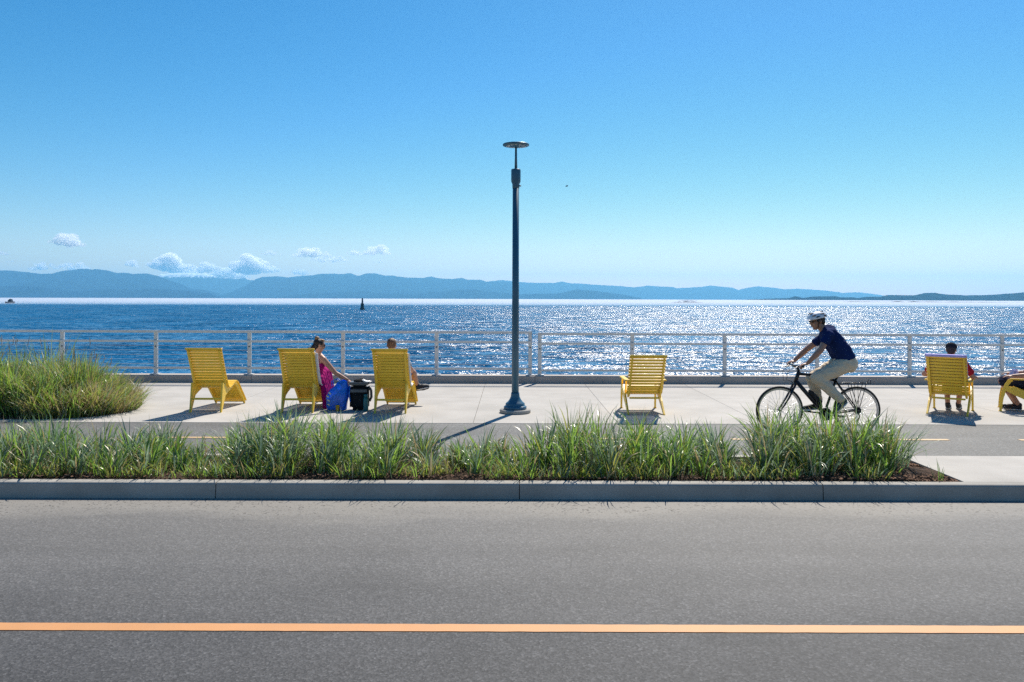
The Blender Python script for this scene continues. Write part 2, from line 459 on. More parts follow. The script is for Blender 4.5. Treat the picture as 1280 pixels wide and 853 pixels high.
    def melt(s, name, mat, parent=None, voxel=0.012, smooth=4, disp=None, wrinkle=0.0):
        """fuse every primitive into one continuous skin"""
        off = wloc(parent) if parent else Vector((0, 0, 0))
        me = s.mesh(name, off)
        o = bpy.data.objects.new(name, me); COL.objects.link(o)
        md = o.modifiers.new('r', 'REMESH'); md.mode = 'VOXEL'; md.voxel_size = voxel; md.use_smooth_shade = True
        if smooth:
            ms = o.modifiers.new('s', 'SMOOTH'); ms.factor = 0.5; ms.iterations = smooth
        bpy.context.view_layer.update()
        dg = bpy.context.evaluated_depsgraph_get()
        nm = bpy.data.meshes.new_from_object(o.evaluated_get(dg))
        o.modifiers.clear(); o.data = nm; nm.name = name
        nm.materials.clear()
        nm.materials.append(M[mat] if isinstance(mat, str) else mat)
        nm.polygons.foreach_set('use_smooth', [True] * len(nm.polygons))
        if wrinkle:                                               # creases in the cloth
            nm.update()
            for v, nn in [(v, v.normal.copy()) for v in nm.vertices]:
                q = v.co + off
                k = mnoise.noise(Vector((q.x * 13, q.y * 13, q.z * 20))) + 0.6 * (1 - abs(mnoise.noise(Vector((q.x * 9 + 4, q.y * 9, q.z * 24 + q.x * 14))) * 2.2))
                v.co += nn * (k - 0.25) * wrinkle
        if disp:
            for v in nm.vertices: v.co = disp(v.co + off) - off
        nm.update()
        if parent: o.parent = parent
        return o

def wloc(o):
    p = Vector((0, 0, 0))
    while o is not None:
        p += o.location; o = o.parent
    return p
def tag(o, label=None, cat=None, group=None, kind=None):
    if label: o['label'] = label
    if cat: o['category'] = cat
    if group: o['group'] = group
    if kind: o['kind'] = kind
    return o
def empty(name, loc=(0, 0, 0)):
    o = bpy.data.objects.new(name, None); COL.objects.link(o); o.location = loc
    o.empty_display_size = 0.1
    return o
def copy_tree(o, parent=None):
    c = o.copy(); COL.objects.link(c)
    if parent: c.parent = parent
    for ch in list(o.children): copy_tree(ch, c)
    return c

# ------------------------------------------------------------------ setting: ground, road, path, promenade
XL, XR = -45.0, 45.0
def sheet(name, x0, x1, y0, y1, z, mat, thick=0.3):
    return tag(MB().box(((x0 + x1) / 2, (y0 + y1) / 2, z - thick / 2), (x1 - x0, y1 - y0, thick)).build(name, mat), kind='structure')
sheet('road', XL, XR, -3.0, 8.262, ROAD_Z, 'asphalt', 0.5)
sheet('verge', XL, XR, -40.0, -3.0, ROAD_Z + 0.12, 'soil', 0.6)
ln_ = MB(); vs = []; fs = []
for i in range(1801):
    x = XL + (XR - XL) * i / 1800
    a = mnoise.noise(Vector((x * 9, 0, 0))) * 0.004 + mnoise.noise(Vector((x * 40, 2, 0))) * 0.003
    b_ = mnoise.noise(Vector((x * 9, 7, 0))) * 0.004 + mnoise.noise(Vector((x * 40, 9, 0))) * 0.003
    vs += [(x, 4.977 + a, ROAD_Z + 0.004), (x, 5.089 + b_, ROAD_Z + 0.004)]
fs = [(2 * i, 2 * i + 2, 2 * i + 3, 2 * i + 1) for i in range(1800)]
tag(ln_.add(vs, fs).build('road_line', 'line', fixn=False), kind='structure')
# kerb with real joints
kb = MB()
jx = [0.083 + 3.14 * k for k in range(-14, 15)]
for a, b_ in zip(jx[:-1], jx[1:]):
    x0, x1 = a + 0.005, b_ - 0.005
    poly = [(8.24, ROAD_Z - 0.1), (8.262, ROAD_Z + 0.02), (8.275, -0.02), (8.285, -0.006), (8.30, 0.0), (8.41, 0.0), (8.41, ROAD_Z - 0.1)]
    kb.prism(poly, (x0 + x1) / 2, x1 - x0)
tag(kb.build('kerb', 'kerb'), kind='structure')
sheet('kerb_base', XL, XR, 8.285, 8.405, -0.012, 'dark_joint', 0.4)
# planting bed, kerbside
BED_X1 = 4.76
soil = MB()
nx, ny = 150, 10
vs = []; fs = []
for i in range(nx + 1):
    for j in range(ny + 1):
        x = XL + (BED_X1 - XL) * (1 - (1 - i / nx) ** 1.6); y = 8.41 + (9.68 - 8.41) * j / ny
        e = min(j, ny - j) / (ny / 2)
        z = -0.05 + 0.07 * min(1, e * 1.3) + 0.03 * mnoise.noise(Vector((x * 2.3, y * 2.3, 0)))
        if BED_X1 - x < 0.8: z -= 0.03 * (1 - (BED_X1 - x) / 0.8)
        vs.append((x, y, z))
for i in range(nx):
    for j in range(ny):
        a = i * (ny + 1) + j; fs.append((a, a + ny + 1, a + ny + 2, a + 1))
soil.add(vs, fs, 0, True)
tag(soil.build('bed_soil', 'soil', fixn=False), kind='structure')
sheet('bed_edging', XL, BED_X1 - 0.003, 9.68, 9.80, 0.004, 'kerb', 0.3)
sheet('sidewalk', BED_X1, XR, 8.413, 9.80, 0.0, 'concrete', 0.3)
sheet('bike_path', XL, XR, 9.803, 12.24, -0.004, 'path', 0.3)
db = MB()
for k in range(-12, 14):
    x = 5.47 + 1.97 * k
    if k in (-3, -4, -6): continue                                 # worn away
    db.box((x, 10.93, -0.0005), (1.0, 0.10, 0.003))
tag(db.build('path_dashes', 'dash'), kind='structure')
# promenade slabs with open joints over a darker base
sheet('promenade_base', XL, XR, 12.243, 17.93, -0.018, 'dark_joint', 0.4)
pr = MB()
px_ = [1.63 + 2.22 * k for k in range(-20, 20)]
for a, b_ in zip(px_[:-1], px_[1:]):
    for (y0, y1) in ((12.246, 15.35), (15.356, 17.42), (17.428, 17.935)):
        pr.box(((a + b_) / 2, (y0 + y1) / 2, -0.01), (b_ - a - 0.007, y1 - y0, 0.02))
tag(pr.build('promenade', 'concrete'), kind='structure')

# seawall
def seawall():
    w = MB()
    for k in range(-7, 7):
        x0 = 0.52 + 6.36 * k; x1 = x0 + 6.36
        poly = [(17.94, -0.6), (17.94, 0.150), (17.955, 0.165), (18.32, 0.165), (18.34, 0.15), (18.34, -0.6)]
        w.prism(poly, (x0 + x1) / 2, x1 - x0 - 0.008)
    return tag(w.build('seawall', 'wall'), 'long low concrete parapet carrying the metal railing', 'wall')
seawall()
tag(MB().box((0, 18.12, -6.3), (90, 0.38, 11.38)).build('shore_face', 'wall'), kind='structure')

# ------------------------------------------------------------------ railing
def railing(x_in, sgn, n, spacing, dz, label):
    root = empty('railing', (x_in, 18.12, 0.165)); tag(root, label, 'railing', 'metal railings along the seawall')
    Y = 18.12
    xs = [x_in + sgn * spacing * k for k in range(n)]
    far = xs[-1]
    lo, hi = min(x_in, far), max(x_in, far)
    ext = 0.0
    z_t, z_m, z_b = 1.135 + dz, 0.918 + dz, 0.316 + dz
    for nm, z, h, w in (('top_rail', z_t, 0.054, 0.06), ('middle_rail', z_m, 0.05, 0.05), ('bottom_rail', z_b, 0.05, 0.05)):
        MB().box(((lo + hi) / 2, Y - (0.045 if nm != 'top_rail' else 0.02), z), (hi - lo + 0.06, w, h), None, 0, 0.008).build(nm, 'galv', root)
    for k in range(5):
        z = z_b + 0.09 + k * 0.103
        MB().tube([(lo, Y, z), (hi, Y, z)], 0.0045, 6).build('cable', 'cable', root)
    for x in xs:
        p = MB()
        p.box((x, Y + 0.01, (0.165 + z_t + 0.03) / 2), (0.085, 0.05, z_t + 0.03 - 0.165), None, 0, 0.006)
        po = p.build('post', 'galv', root)
        MB().box((x, Y, 0.165 + 0.012), (0.20, 0.17, 0.022), None, 0, 0.004).build('base_plate', 'galv', po)
        b = MB()
        b.lathe([(0.016, 0), (0.016, 0.012), (0.0, 0.014)], (x, Y - 0.016, z_m - 0.12), 10, rot=Matrix.Rotation(R(90), 3, 'X'))
        b.build('bolt', 'darksteel', po)
    return root
railing(0.415, -1, 14, 2.12, 0.0, 'grey metal railing run left of the lamp post, behind the lounge chairs')
railing(0.632, 1, 14, 2.095, -0.03, 'grey metal railing run right of the lamp post, behind the cyclist')

# ------------------------------------------------------------------ street lamp
def lamp():
    b = at(644.4, 516, 13.38); x, y = b.x, b.y
    root = empty('street_lamp', (x, y, 0)); tag(root, 'tall dark blue lamp post with a flat disc head on the promenade', 'street lamp')
    k = 13.38 / 1000
    MB().lathe([(0.255, -0.01), (0.26, 0.045), (0.25, 0.06), (0.0, 0.06)], (x, y, 0), 40).build('footing', 'kerb', root)
    MB().lathe([(0.19, 0.055), (0.19, 0.105), (0.175, 0.115), (0.16, 0.12), (0.162, 0.15), (0.155, 0.162), (0.125, 0.185), (0.095, 0.225), (0.075, 0.27), (0.070, 0.31), (0.070, 0.335), (0.0, 0.335)], (x, y, 0), 40).build('base_cover', 'lamp', root)
    MB().tube([(x, y, 0.06), (x, y, 3.86)], [0.060, 0.054], 24).build('pole', 'lamp', root)
    co = MB().lathe([(0.058, 3.75), (0.060, 3.80), (0.060, 3.82), (0.078, 3.86), (0.080, 3.90), (0.080, 4.05), (0.075, 4.07), (0.0, 4.07)], (x, y, 0), 28).build('collar', 'lamp', root)
    MB().tube([(x + 0.06, y - 0.02, 3.79), (x + 0.085, y - 0.03, 3.79)], 0.012, 8).build('bolt', 'darksteel', co)
    MB().tube([(x, y, 4.06), (x, y, 4.44)], [0.024, 0.016], 14).build('stem', 'lamp', root)
    hd = MB().lathe([(0.02, 4.435), (0.08, 4.455), (0.215, 4.462), (0.224, 4.475), (0.215, 4.492), (0.10, 4.505), (0.0, 4.508)], (x, y, 0), 48).build('lamp_head', 'lamp', root)
    ln = MB()
    for q in range(12):
        a = 2 * math.pi * q / 12
        ln.box((x + 0.14 * math.cos(a), y + 0.14 * math.sin(a), 4.4555), (0.05, 0.035, 0.006), Matrix.Rotation(a, 3, 'Z'))
    ln.build('lens', 'lens', hd)
lamp()

# ------------------------------------------------------------------ chairs
def lounge():
    root = empty('lounge_chair')
    W = 0.27                           # half width between frames
    fr_path = [(-0.09, 1.06), (0.02, 0.84), (0.125, 0.62), (0.205, 0.47), (0.275, 0.385), (0.36, 0.355), (0.47, 0.385), (0.58, 0.43), (0.66, 0.445), (0.73, 0.425), (0.84, 0.335), (0.98, 0.21), (1.10, 0.10), (1.185, 0.012)]
    for sx in (-1, 1):
        f = MB()
        f.strip(fr_path, [0.03, 0.035, 0.045, 0.055, 0.06, 0.06, 0.055, 0.055, 0.06, 0.06, 0.055, 0.05, 0.045, 0.03], sx * (W - 0.016), 0.030)
        f.prism([(0.07, 0.50), (0.0, 0.02), (-0.02, 0.0), (0.035, 0.0), (0.05, 0.03), (0.20, 0.27), (0.47, 0.365), (0.40, 0.385), (0.26, 0.42)][::-1], sx * (W - 0.016), 0.026)
        f.build('side_frame', 'yellow', root)
    # slats follow the frame
    def along(path, s0, s1, n):
        seg = []; tot = 0
        for a, b in zip(path[:-1], path[1:]):
            l = (Vector(b) - Vector(a)).length; seg.append((tot, l, a, b)); tot += l
        res = []
        for i in range(n):
            s = s0 + (s1 - s0) * i / max(1, n - 1)
            for (st, l, a, b) in seg:
                if st <= s <= st + l + 1e-6:
                    t = (s - st) / l; a2 = Vector(a); b2 = Vector(b)
                    res.append((a2.lerp(b2, t), (b2 - a2).normalized())); break
        return res, tot
    _, tot = along(fr_path, 0, 0, 1)
    pts, _ = along(fr_path, 0.025, tot - 0.05, 34)
    back, seat = MB(), MB()
    for i, (p, t) in enumerate(pts):
        nn = Vector((-t.y, t.x))
        if nn.y < 0: nn = -nn
        c = p + nn * 0.030
        ang = math.atan2(t.y, t.x)
        w = 0.047
        tgt = back if i < 14 else seat
        tgt.box((0, c.x, c.y), (0.59, w, 0.017), Matrix.Rotation(ang, 3, 'X'), 0, 0.004)
    back.build('back_slats', 'yellow', root); seat.build('seat_slats', 'yellow', root)
    MB().box((0, -0.085, 1.083), (0.61, 0.05, 0.03), None, 0, 0.006).build('head_rail', 'yellow', root)
    MB().box((0, 0.055, 0.225), (2 * W - 0.06, 0.02, 0.035), None, 0, 0.004).build('cross_bar', 'yellow', root)
    MB().box((0, 1.13, 0.045), (2 * W - 0.06, 0.03, 0.02), None, 0, 0.004).build('cross_bar', 'yellow', root)
    return root

def armchair():
    root = empty('armchair')
    W = 0.295
    back_path = [(-0.17, 0.975), (-0.05, 0.76), (0.06, 0.56), (0.15, 0.41), (0.235, 0.315), (0.33, 0.285)]
    seat_path = [(0.33, 0.285), (0.46, 0.305), (0.60, 0.36), (0.70, 0.395), (0.76, 0.385), (0.79, 0.34), (0.805, 0.26)]
    for sx in (-1, 1):
        f = MB(); x = sx * (W - 0.0)
        f.strip([(0.885, 0.0), (0.878, 0.10), (0.865, 0.22), (0.84, 0.34), (0.80, 0.45), (0.755, 0.525), (0.715, 0.55)], [0.035, 0.045, 0.05, 0.055, 0.06, 0.06, 0.05], x, 0.028)
        f.strip([(0.80, 0.40), (0.66, 0.345), (0.46, 0.26), (0.28, 0.16), (0.12, 0.06), (0.02, 0.0)], [0.08, 0.12, 0.13, 0.10, 0.06, 0.035], x, 0.026)
        f.strip([(0.40, 0.30), (0.335, 0.45), (0.31, 0.545)], [0.06, 0.045, 0.05], x, 0.026)
        f.strip(back_path, [0.03, 0.04, 0.05, 0.055, 0.06, 0.06], sx * (W - 0.035), 0.026)
        f.build('side_frame', 'yellow', root)
        a = MB().box((sx * (W + 0.012), 0.42, 0.562), (0.085, 0.66, 0.024), None, 0, 0.008)
        a.build('armrest', 'yellow', root)
        MB().box((x, 0.885, 0.006), (0.05, 0.06, 0.014), None, 0, 0.003).build('foot_pad', 'yellow', root)
    back, seat = MB(), MB()
    def lay(path, tgt, n):
        P = [Vector(p) for p in path]; ls = [0]
        for a, b in zip(P[:-1], P[1:]): ls.append(ls[-1] + (b - a).length)
        for i in range(n):
            s = ls[-1] * (i + 0.5) / n
            for j in range(len(P) - 1):
                if ls[j] <= s <= ls[j + 1]:
                    t = (s - ls[j]) / (ls[j + 1] - ls[j]); p = P[j].lerp(P[j + 1], t); d = (P[j + 1] - P[j]).normalized()
                    nn = Vector((-d.y, d.x))
                    if nn.y < 0: nn = -nn
                    if tgt is seat and j >= 4: nn = Vector((d.y * -1, d.x)) if -d.y > 0 else Vector((d.y, -d.x))
                    c = p + nn * 0.028
                    tgt.box((0, c.x, c.y), (0.60, 0.047, 0.017), Matrix.Rotation(math.atan2(d.y, d.x), 3, 'X'), 0, 0.004)
                    break
    lay(back_path, back, 15); lay(seat_path, seat, 13)
    back.build('back_slats', 'yellow', root); seat.build('seat_slats', 'yellow', root)
    MB().box((0, -0.168, 0.985), (0.61, 0.05, 0.03), None, 0, 0.006).build('head_rail', 'yellow', root)
    MB().box((0, 0.235, 0.255), (2 * W - 0.09, 0.025, 0.03), None, 0, 0.004).build('cross_bar', 'yellow', root)
    return root

CG = 'yellow slatted seats on the promenade'
lg = lounge()
lounges = [
    (-5.085, 13.28, 0, 'empty yellow slatted lounge chair standing nearest the tall grass mound'),
    (-3.555, 13.25, 0, 'yellow slatted lounge chair with a woman in a pink dress in it'),
    (-2.01, 13.22, R(-1.5), 'yellow slatted lounge chair with a short haired man, right of the black bag'),
]
for i, (x, y, a, lab) in enumerate(lounges):
    o = lg if i == 0 else copy_tree(lg)
    o.location = (x, y, 0); o.rotation_euler = (0, 0, a); o.scale = (1, 1, 0.98); tag(o, lab, 'lounge chair', CG)
am = armchair()
arms = [
    (2.215, 13.12, R(0), 'empty yellow slatted armchair between the lamp post and the cyclist'),
    (7.19, 13.22, R(-35), 'yellow slatted armchair facing the sea with a towel on its back edge'),
    (9.30, 13.54, R(60), 'yellow armchair turned sideways, cut off by the right edge of the picture'),
]
for i, (x, y, a, lab) in enumerate(arms):
    o = am if i == 0 else copy_tree(am)
    o.location = (x, y, 0); o.rotation_euler = (0, 0, a); tag(o, lab, 'armchair', CG)

# ------------------------------------------------------------------ people
def head_shape(b, c, fwd, up=Vector((0, 0, 1)), s=1.0):
    """skull, jaw, nose, brow, ears into blob b"""
    f = Vector(fwd).normalized(); u = (Vector(up) - f * Vector(up).dot(f)).normalized(); r = f.cross(u)
    rot = Matrix((r, f, u)).transposed()
    c = Vector(c)
    def P(x, y, z): return c + (r * x + f * y + u * z) * s
    b.ell(P(0, -0.012, 0.03), (0.076 * s, 0.096 * s, 0.088 * s), rot)
    b.ell(P(0, 0.022, -0.03), (0.064 * s, 0.07 * s, 0.085 * s), rot)
    b.cap(P(0, 0.055, -0.092), 0.030 * s, P(0, 0.03, -0.06), 0.045 * s)
    b.cap(P(0, 0.090, 0.012), 0.010 * s, P(0, 0.110, -0.026), 0.0145 * s)        # nose
    b.cap(P(-0.036, 0.078, 0.030), 0.014 * s, P(0.036, 0.078, 0.030), 0.014 * s) # brow
    b.cap(P(-0.016, 0.090, -0.056), 0.011 * s, P(0.016, 0.090, -0.056), 0.011 * s) # mouth
    for sx in (-1, 1):
        b.ell(P(sx * 0.076, -0.012, -0.004), (0.012 * s, 0.022 * s, 0.033 * s), rot)
        b.ell(P(sx * 0.038, 0.060, -0.022), (0.024 * s, 0.022 * s, 0.026 * s), rot)
    return P, rot
def face_bits(P, rot, root, s=1.0, glasses=False):
    for sx in (-1, 1):
        MB().ell(P(sx * 0.031, 0.083, 0.010), (0.012 * s, 0.006 * s, 0.007 * s), rot, nu=10, nv=6).build('eye', 'glass_dark', root)
    MB().ell(P(0, 0.101, -0.057), (0.022 * s, 0.006 * s, 0.007 * s), rot, nu=10, nv=6).build('mouth', 'lip', root)
    if glasses:
        g = MB()
        for sx in (-1, 1):
            g.ell(P(sx * 0.034, 0.094, 0.010), (0.029 * s, 0.008 * s, 0.020 * s), rot, nu=14, nv=8)
            g.tube([P(sx * 0.062, 0.088, 0.014), P(sx * 0.082, 0.03, 0.014), P(sx * 0.083, -0.02, 0.008)], 0.0045 * s, 6)
        g.tube([P(-0.01, 0.104, 0.014), P(0.01, 0.104, 0.014)], 0.004 * s, 6)
        g.build('sunglasses', 'glass_dark', root)
def hand(b, wrist, direction, palm_n, curl=0.5, s=1.0, thumb=1, spread=0.0):
    """palm, four bent fingers and a thumb leaving the palm's side"""
    d = Vector(direction).normalized(); n = Vector(palm_n); n = (n - d * n.dot(d)).normalized(); r = d.cross(n)
    w = Vector(wrist)
    pc = w + d * 0.05 * s
    rot = Matrix((r, d, n)).transposed()
    b.ell(pc, (0.040 * s, 0.052 * s, 0.017 * s), rot)
    for i, (off, ln) in enumerate(((-0.030, 0.066), (-0.010, 0.076), (0.010, 0.072), (0.029, 0.056))):
        k0 = w + d * 0.088 * s + r * off * s
        dd = d; p = k0; ang = 0
        for j, fr in enumerate((0.45, 0.32, 0.25)):
            ang += curl * (0.75 if j == 0 else 1.0)
            dd = d * math.cos(ang) + n * math.sin(ang) + r * off * spread
            q = p + dd.normalized() * ln * fr * s
            b.cap(p, (0.0098 - 0.001 * j) * s, q, (0.0092 - 0.001 * j) * s, 8); p = q
    t0 = w + d * 0.030 * s + r * (-0.034 * thumb) * s + n * 0.005 * s
    t1 = t0 + (d * 0.6 - r * 0.6 * thumb + n * 0.45).normalized() * 0.042 * s
    t2 = t1 + (d * 0.8 - r * 0.05 * thumb + n * 0.65).normalized() * 0.034 * s
    b.cap(t0, 0.015 * s, t1, 0.0115 * s, 8); b.cap(t1, 0.0115 * s, t2, 0.0095 * s, 8)
def shoe(root, heel, toe, ankle, mat='shoe', s=1.0):
    """shoe from heel to toe with a pale sole"""
    heel = Vector(heel); toe = Vector(toe); ankle = Vector(ankle)
    d = (toe - heel).normalized(); u = (ankle - heel); u = (u - d * u.dot(d)).normalized()
    b = MB()
    L_ = (toe - heel).length
    b.cap(heel + d * 0.035 + u * 0.035, 0.036 * s, heel + d * L_ * 0.55 + u * 0.035, 0.042 * s)
    b.cap(heel + d * L_ * 0.55 + u * 0.032, 0.044 * s, toe - d * 0.04 + u * 0.026, 0.034 * s)
    b.cap(heel + d * 0.045 + u * 0.05, 0.040 * s, ankle, 0.042 * s)
    b.cap(heel + d * 0.10 + u * 0.05, 0.034 * s, heel + d * 0.15 + u * 0.045, 0.036 * s)
    o = b.melt('shoe', mat, root, 0.010, 3)
    sl = MB()
    r = d.cross(u)
    rot = Matrix((r, d, u)).transposed()
    sl.ell(heel + d * L_ * 0.5 + u * 0.006, (0.046 * s, L_ * 0.52, 0.016), rot)
    sl.build('sole', 'sole', o)
    return o

# --- the cyclist and the bicycle --------------------------------------------------
BY = 11.38
def bike_pt(px, py, off=0.0): return at(px, py, BY + off)
FH = bike_pt(974.8, 512.6); RH = bike_pt(1071.3, 513.2)
RW = 0.338
FH.z = RW; RH.z = RW
BBp = Vector((4.447, BY, 0.285))
def V(x, z, off=0.0): return Vector((x, BY + off, z))
HT, HB = V(4.085, 0.885), V(4.03, 0.725)
STp = V(4.605, 0.755); SAD = V(4.665, 0.90)
GRIP_X, GRIP_Z = 4.025, 0.975
PED_N = V(4.615, 0.275, -0.17); PED_F = V(4.279, 0.295, 0.17)

def bicycle():
    root = empty('bicycle', (4.5, BY, 0)); tag(root, 'black city bicycle with rear rack being ridden along the path', 'bicycle')
    f = MB()
    f.tube([HB, HT], 0.027, 14)
    f.tube([HT + Vector((0.005, 0, -0.035)), V(4.30, 0.835), STp], 0.020, 14)
    f.tube([HB + Vector((0.005, 0, 0.035)), BBp], 0.029, 14)
    f.tube([BBp, STp + Vector((0.01, 0, 0.03))], 0.018, 14)
    f.lathe([(0.03, -0.04), (0.03, 0.04)], BBp, 16, rot=Matrix.Rotation(R(90), 3, 'X'))
    for s in (-1, 1):
        o = Vector((0, 0.055 * s, 0)); o2 = Vector((0, 0.03 * s, 0))
        f.tube([BBp + o2, RH + o], 0.011, 8)
        f.tube([STp + o2 * 0.6, RH + o], 0.009, 8)
    f.build('frame', 'black', root)
    fk = MB()
    fk.tube([HB + Vector((-0.002, -0.05, -0.01)), HB + Vector((-0.004, 0.05, -0.01))], 0.018, 10)
    for s in (-1, 1):
        o = Vector((0, 0.05 * s, 0))
        fk.tube([HB + o + Vector((-0.003, 0, -0.008)), HB.lerp(FH, 0.55) + o + Vector((0.018, 0, 0.0)), HB.lerp(FH, 0.85) + o + Vector((0.012, 0, 0)), FH + o], [0.017, 0.014, 0.011, 0.010], 10)
    fk.build('fork', 'black', root)
    # bars
    hb = MB()
    st = HT + Vector((0.0, 0, 0.0))
    hb.tube([HT, HT + Vector((-0.018, 0, 0.055))], 0.018, 12)
    hb.tube([HT + Vector((-0.018, 0, 0.05)), Vector((GRIP_X - 0.03, BY, GRIP_Z))], 0.017, 12)
    hb.tube([(GRIP_X + 0.015, BY - 0.30, GRIP_Z), (GRIP_X - 0.005, BY - 0.16, GRIP_Z), (GRIP_X - 0.03, BY - 0.05, GRIP_Z), (GRIP_X - 0.03, BY + 0.05, GRIP_Z), (GRIP_X - 0.005, BY + 0.16, GRIP_Z), (GRIP_X + 0.015, BY + 0.30, GRIP_Z)], 0.012, 10)
    hbo = hb.build('handlebar', 'black', root)
    for s in (-1, 1):
        MB().tube([(GRIP_X + 0.0, BY + s * 0.19, GRIP_Z), (GRIP_X + 0.015, BY + s * 0.31, GRIP_Z)], 0.017, 12).build('grip', 'rubber', hbo)
        MB().tube([(GRIP_X - 0.02, BY + s * 0.17, GRIP_Z - 0.005), (GRIP_X - 0.06, BY + s * 0.19, GRIP_Z - 0.035), (GRIP_X - 0.065, BY + s * 0.27, GRIP_Z - 0.05)], 0.006, 6).build('brake_lever', 'darksteel', hbo)
    cb = MB()
    for s, k in ((-1, 0.0), (1, 0.03)):
        cb.tube([(GRIP_X - 0.03, BY + s * 0.16, GRIP_Z - 0.01), (GRIP_X - 0.13, BY + s * 0.12, GRIP_Z - 0.06 - k), (GRIP_X - 0.14, BY + s * 0.06, GRIP_Z - 0.2 - k), (GRIP_X - 0.06, BY + s * 0.02, 0.75), tuple(HB + Vector((-0.03, 0.03 * s, 0.0)))], 0.0035, 6)
    cb.build('brake_cable', 'black', hbo)
    # wheels
    for nm, c, hubr in (('front', FH, 0.018), ('rear', RH, 0.028)):
        w = empty('wheel', (0, 0, 0)); w.parent = root; w.location = c - root.location
        def ring(rad, r, n=64, m=10):
            return MB().tube([c + Vector((rad * math.cos(2 * math.pi * i / n), 0, rad * math.sin(2 * math.pi * i / n))) for i in range(n)], r, m, closed=True)
        ring(RW - 0.017, 0.0175).build('tyre', 'rubber', w)
        rm = MB(); n = 64
        for i in range(n):
            pass
        vs = []; fs = []
        prof = [(-0.011, RW - 0.030), (-0.011, RW - 0.048), (0, RW - 0.055), (0.011, RW - 0.048), (0.011, RW - 0.030)]
        for i in range(n):
            a = 2 * math.pi * i / n
            for (yy, rr) in prof: vs.append(c + Vector((rr * math.cos(a), yy, rr * math.sin(a))))
        k = len(prof)
        for i in range(n):
            for j in range(k):
                fs.append((i * k + j, i * k + (j + 1) % k, ((i + 1) % n) * k + (j + 1) % k, ((i + 1) % n) * k + j))
        rm.add(vs, fs, 0, False).build('rim', 'steel', w)
        sp = MB()
        for i in range(28):
            a = 2 * math.pi * i / 28; a2 = a + (0.9 if i % 4 < 2 else -0.9); sd = 0.026 if i % 2 else -0.026
            sp.tube([c + Vector((hubr * math.cos(a2), sd, hubr * math.sin(a2))), c + Vector(((RW - 0.05) * math.cos(a), 0, (RW - 0.05) * math.sin(a)))], 0.0018, 5)
        sp.build('spokes', 'steel', w)
        MB().lathe([(0.006, -0.07), (0.012, -0.06), (hubr, -0.03), (0.014, -0.02), (0.014, 0.02), (hubr, 0.03), (0.012, 0.06), (0.006, 0.07)], c, 14, rot=Matrix.Rotation(R(90), 3, 'X')).build('hub', 'darksteel', w)
        MB().box(c + (HB - c).normalized() * (RW + 0.0) + Vector((0.0, -0.03, 0.0)) if nm == 'front' else c + (STp - c).normalized() * RW + Vector((0, -0.03, 0)), (0.03, 0.04, 0.05), None, 0, 0.006).build('brake', 'black', root)
    MB().tube([STp, SAD + Vector((0, 0, -0.04))], 0.0135, 10).build('seat_post', 'darksteel', root)
    sd = MB()
    sd.cap(SAD + Vector((-0.15, 0, 0.0)), 0.022, SAD + Vector((0.02, 0, 0.0)), 0.045)
    sd.cap(SAD + Vector((0.06, -0.045, 0.005)), 0.04, SAD + Vector((0.06, 0.045, 0.005)), 0.04)
    sd.cap(SAD + Vector((0.0, 0, -0.02)), 0.03, SAD + Vector((0.06, 0, 0.0)), 0.05)
    sd.melt('saddle', 'rubber', root, 0.010, 4)
    # drive train
    ck = MB()
    ck.tube([BBp + Vector((0, -0.075, 0)), PED_N + Vector((0, 0.07, 0))], [0.013, 0.010], 8)
    ck.tube([BBp + Vector((0, 0.075, 0)), PED_F + Vector((0, -0.07, 0))], [0.013, 0.010], 8)
    ck.tube([BBp + Vector((0, -0.085, 0)), BBp + Vector((0, 0.085, 0))], 0.011, 8)
    cko = ck.build('crank', 'darksteel', root)
    rg = MB()
    rg.lathe([(0.068, -0.003), (0.088, -0.003), (0.092, 0.0), (0.088, 0.003), (0.068, 0.003), (0.068, -0.003)], BBp + Vector((0, -0.05, 0)), 36, rot=Matrix.Rotation(R(90), 3, 'X'))
    for q in range(5):
        a = 2 * math.pi * q / 5
        rg.tube([BBp + Vector((0, -0.05, 0)), BBp + Vector((0.072 * math.cos(a), -0.05, 0.072 * math.sin(a)))], 0.007, 6)
    rg.build('chainring', 'black', cko)
    for p in (PED_N, PED_F): MB().box(p, (0.10, 0.085, 0.022), None, 0, 0.006).build('pedal', 'black', cko)
    ch = MB()
    y = BY - 0.05
    pts = []
    for i in range(13):
        a = math.pi / 2 + math.pi * i / 12; pts.append((BBp.x + 0.09 * math.cos(a), y, BBp.z + 0.09 * math.sin(a)))
    for i in range(9):
        a = -math.pi / 2 + math.pi * i / 8; pts.append((RH.x + 0.04 * math.cos(a), y, RH.z + 0.04 * math.sin(a)))
    ch.tube(pts, 0.0045, 6, closed=True); ch.build('chain', 'darksteel', root)
    dr = MB()
    dr.tube([RH + Vector((0.0, -0.05, -0.02)), RH + Vector((0.015, -0.06, -0.09)), RH + Vector((-0.02, -0.06, -0.15))], 0.010, 8)
    dr.lathe([(0.05, -0.02), (0.05, 0.0), (0.035, 0.012), (0.035, 0.0)], RH + Vector((0, -0.04, 0)), 20, rot=Matrix.Rotation(R(90), 3, 'X'))
    dr.build('derailleur', 'darksteel', root)
    # rear rack
    rk = MB()
    zt = 0.725; x0, x1 = RH.x - 0.17, RH.x + 0.17
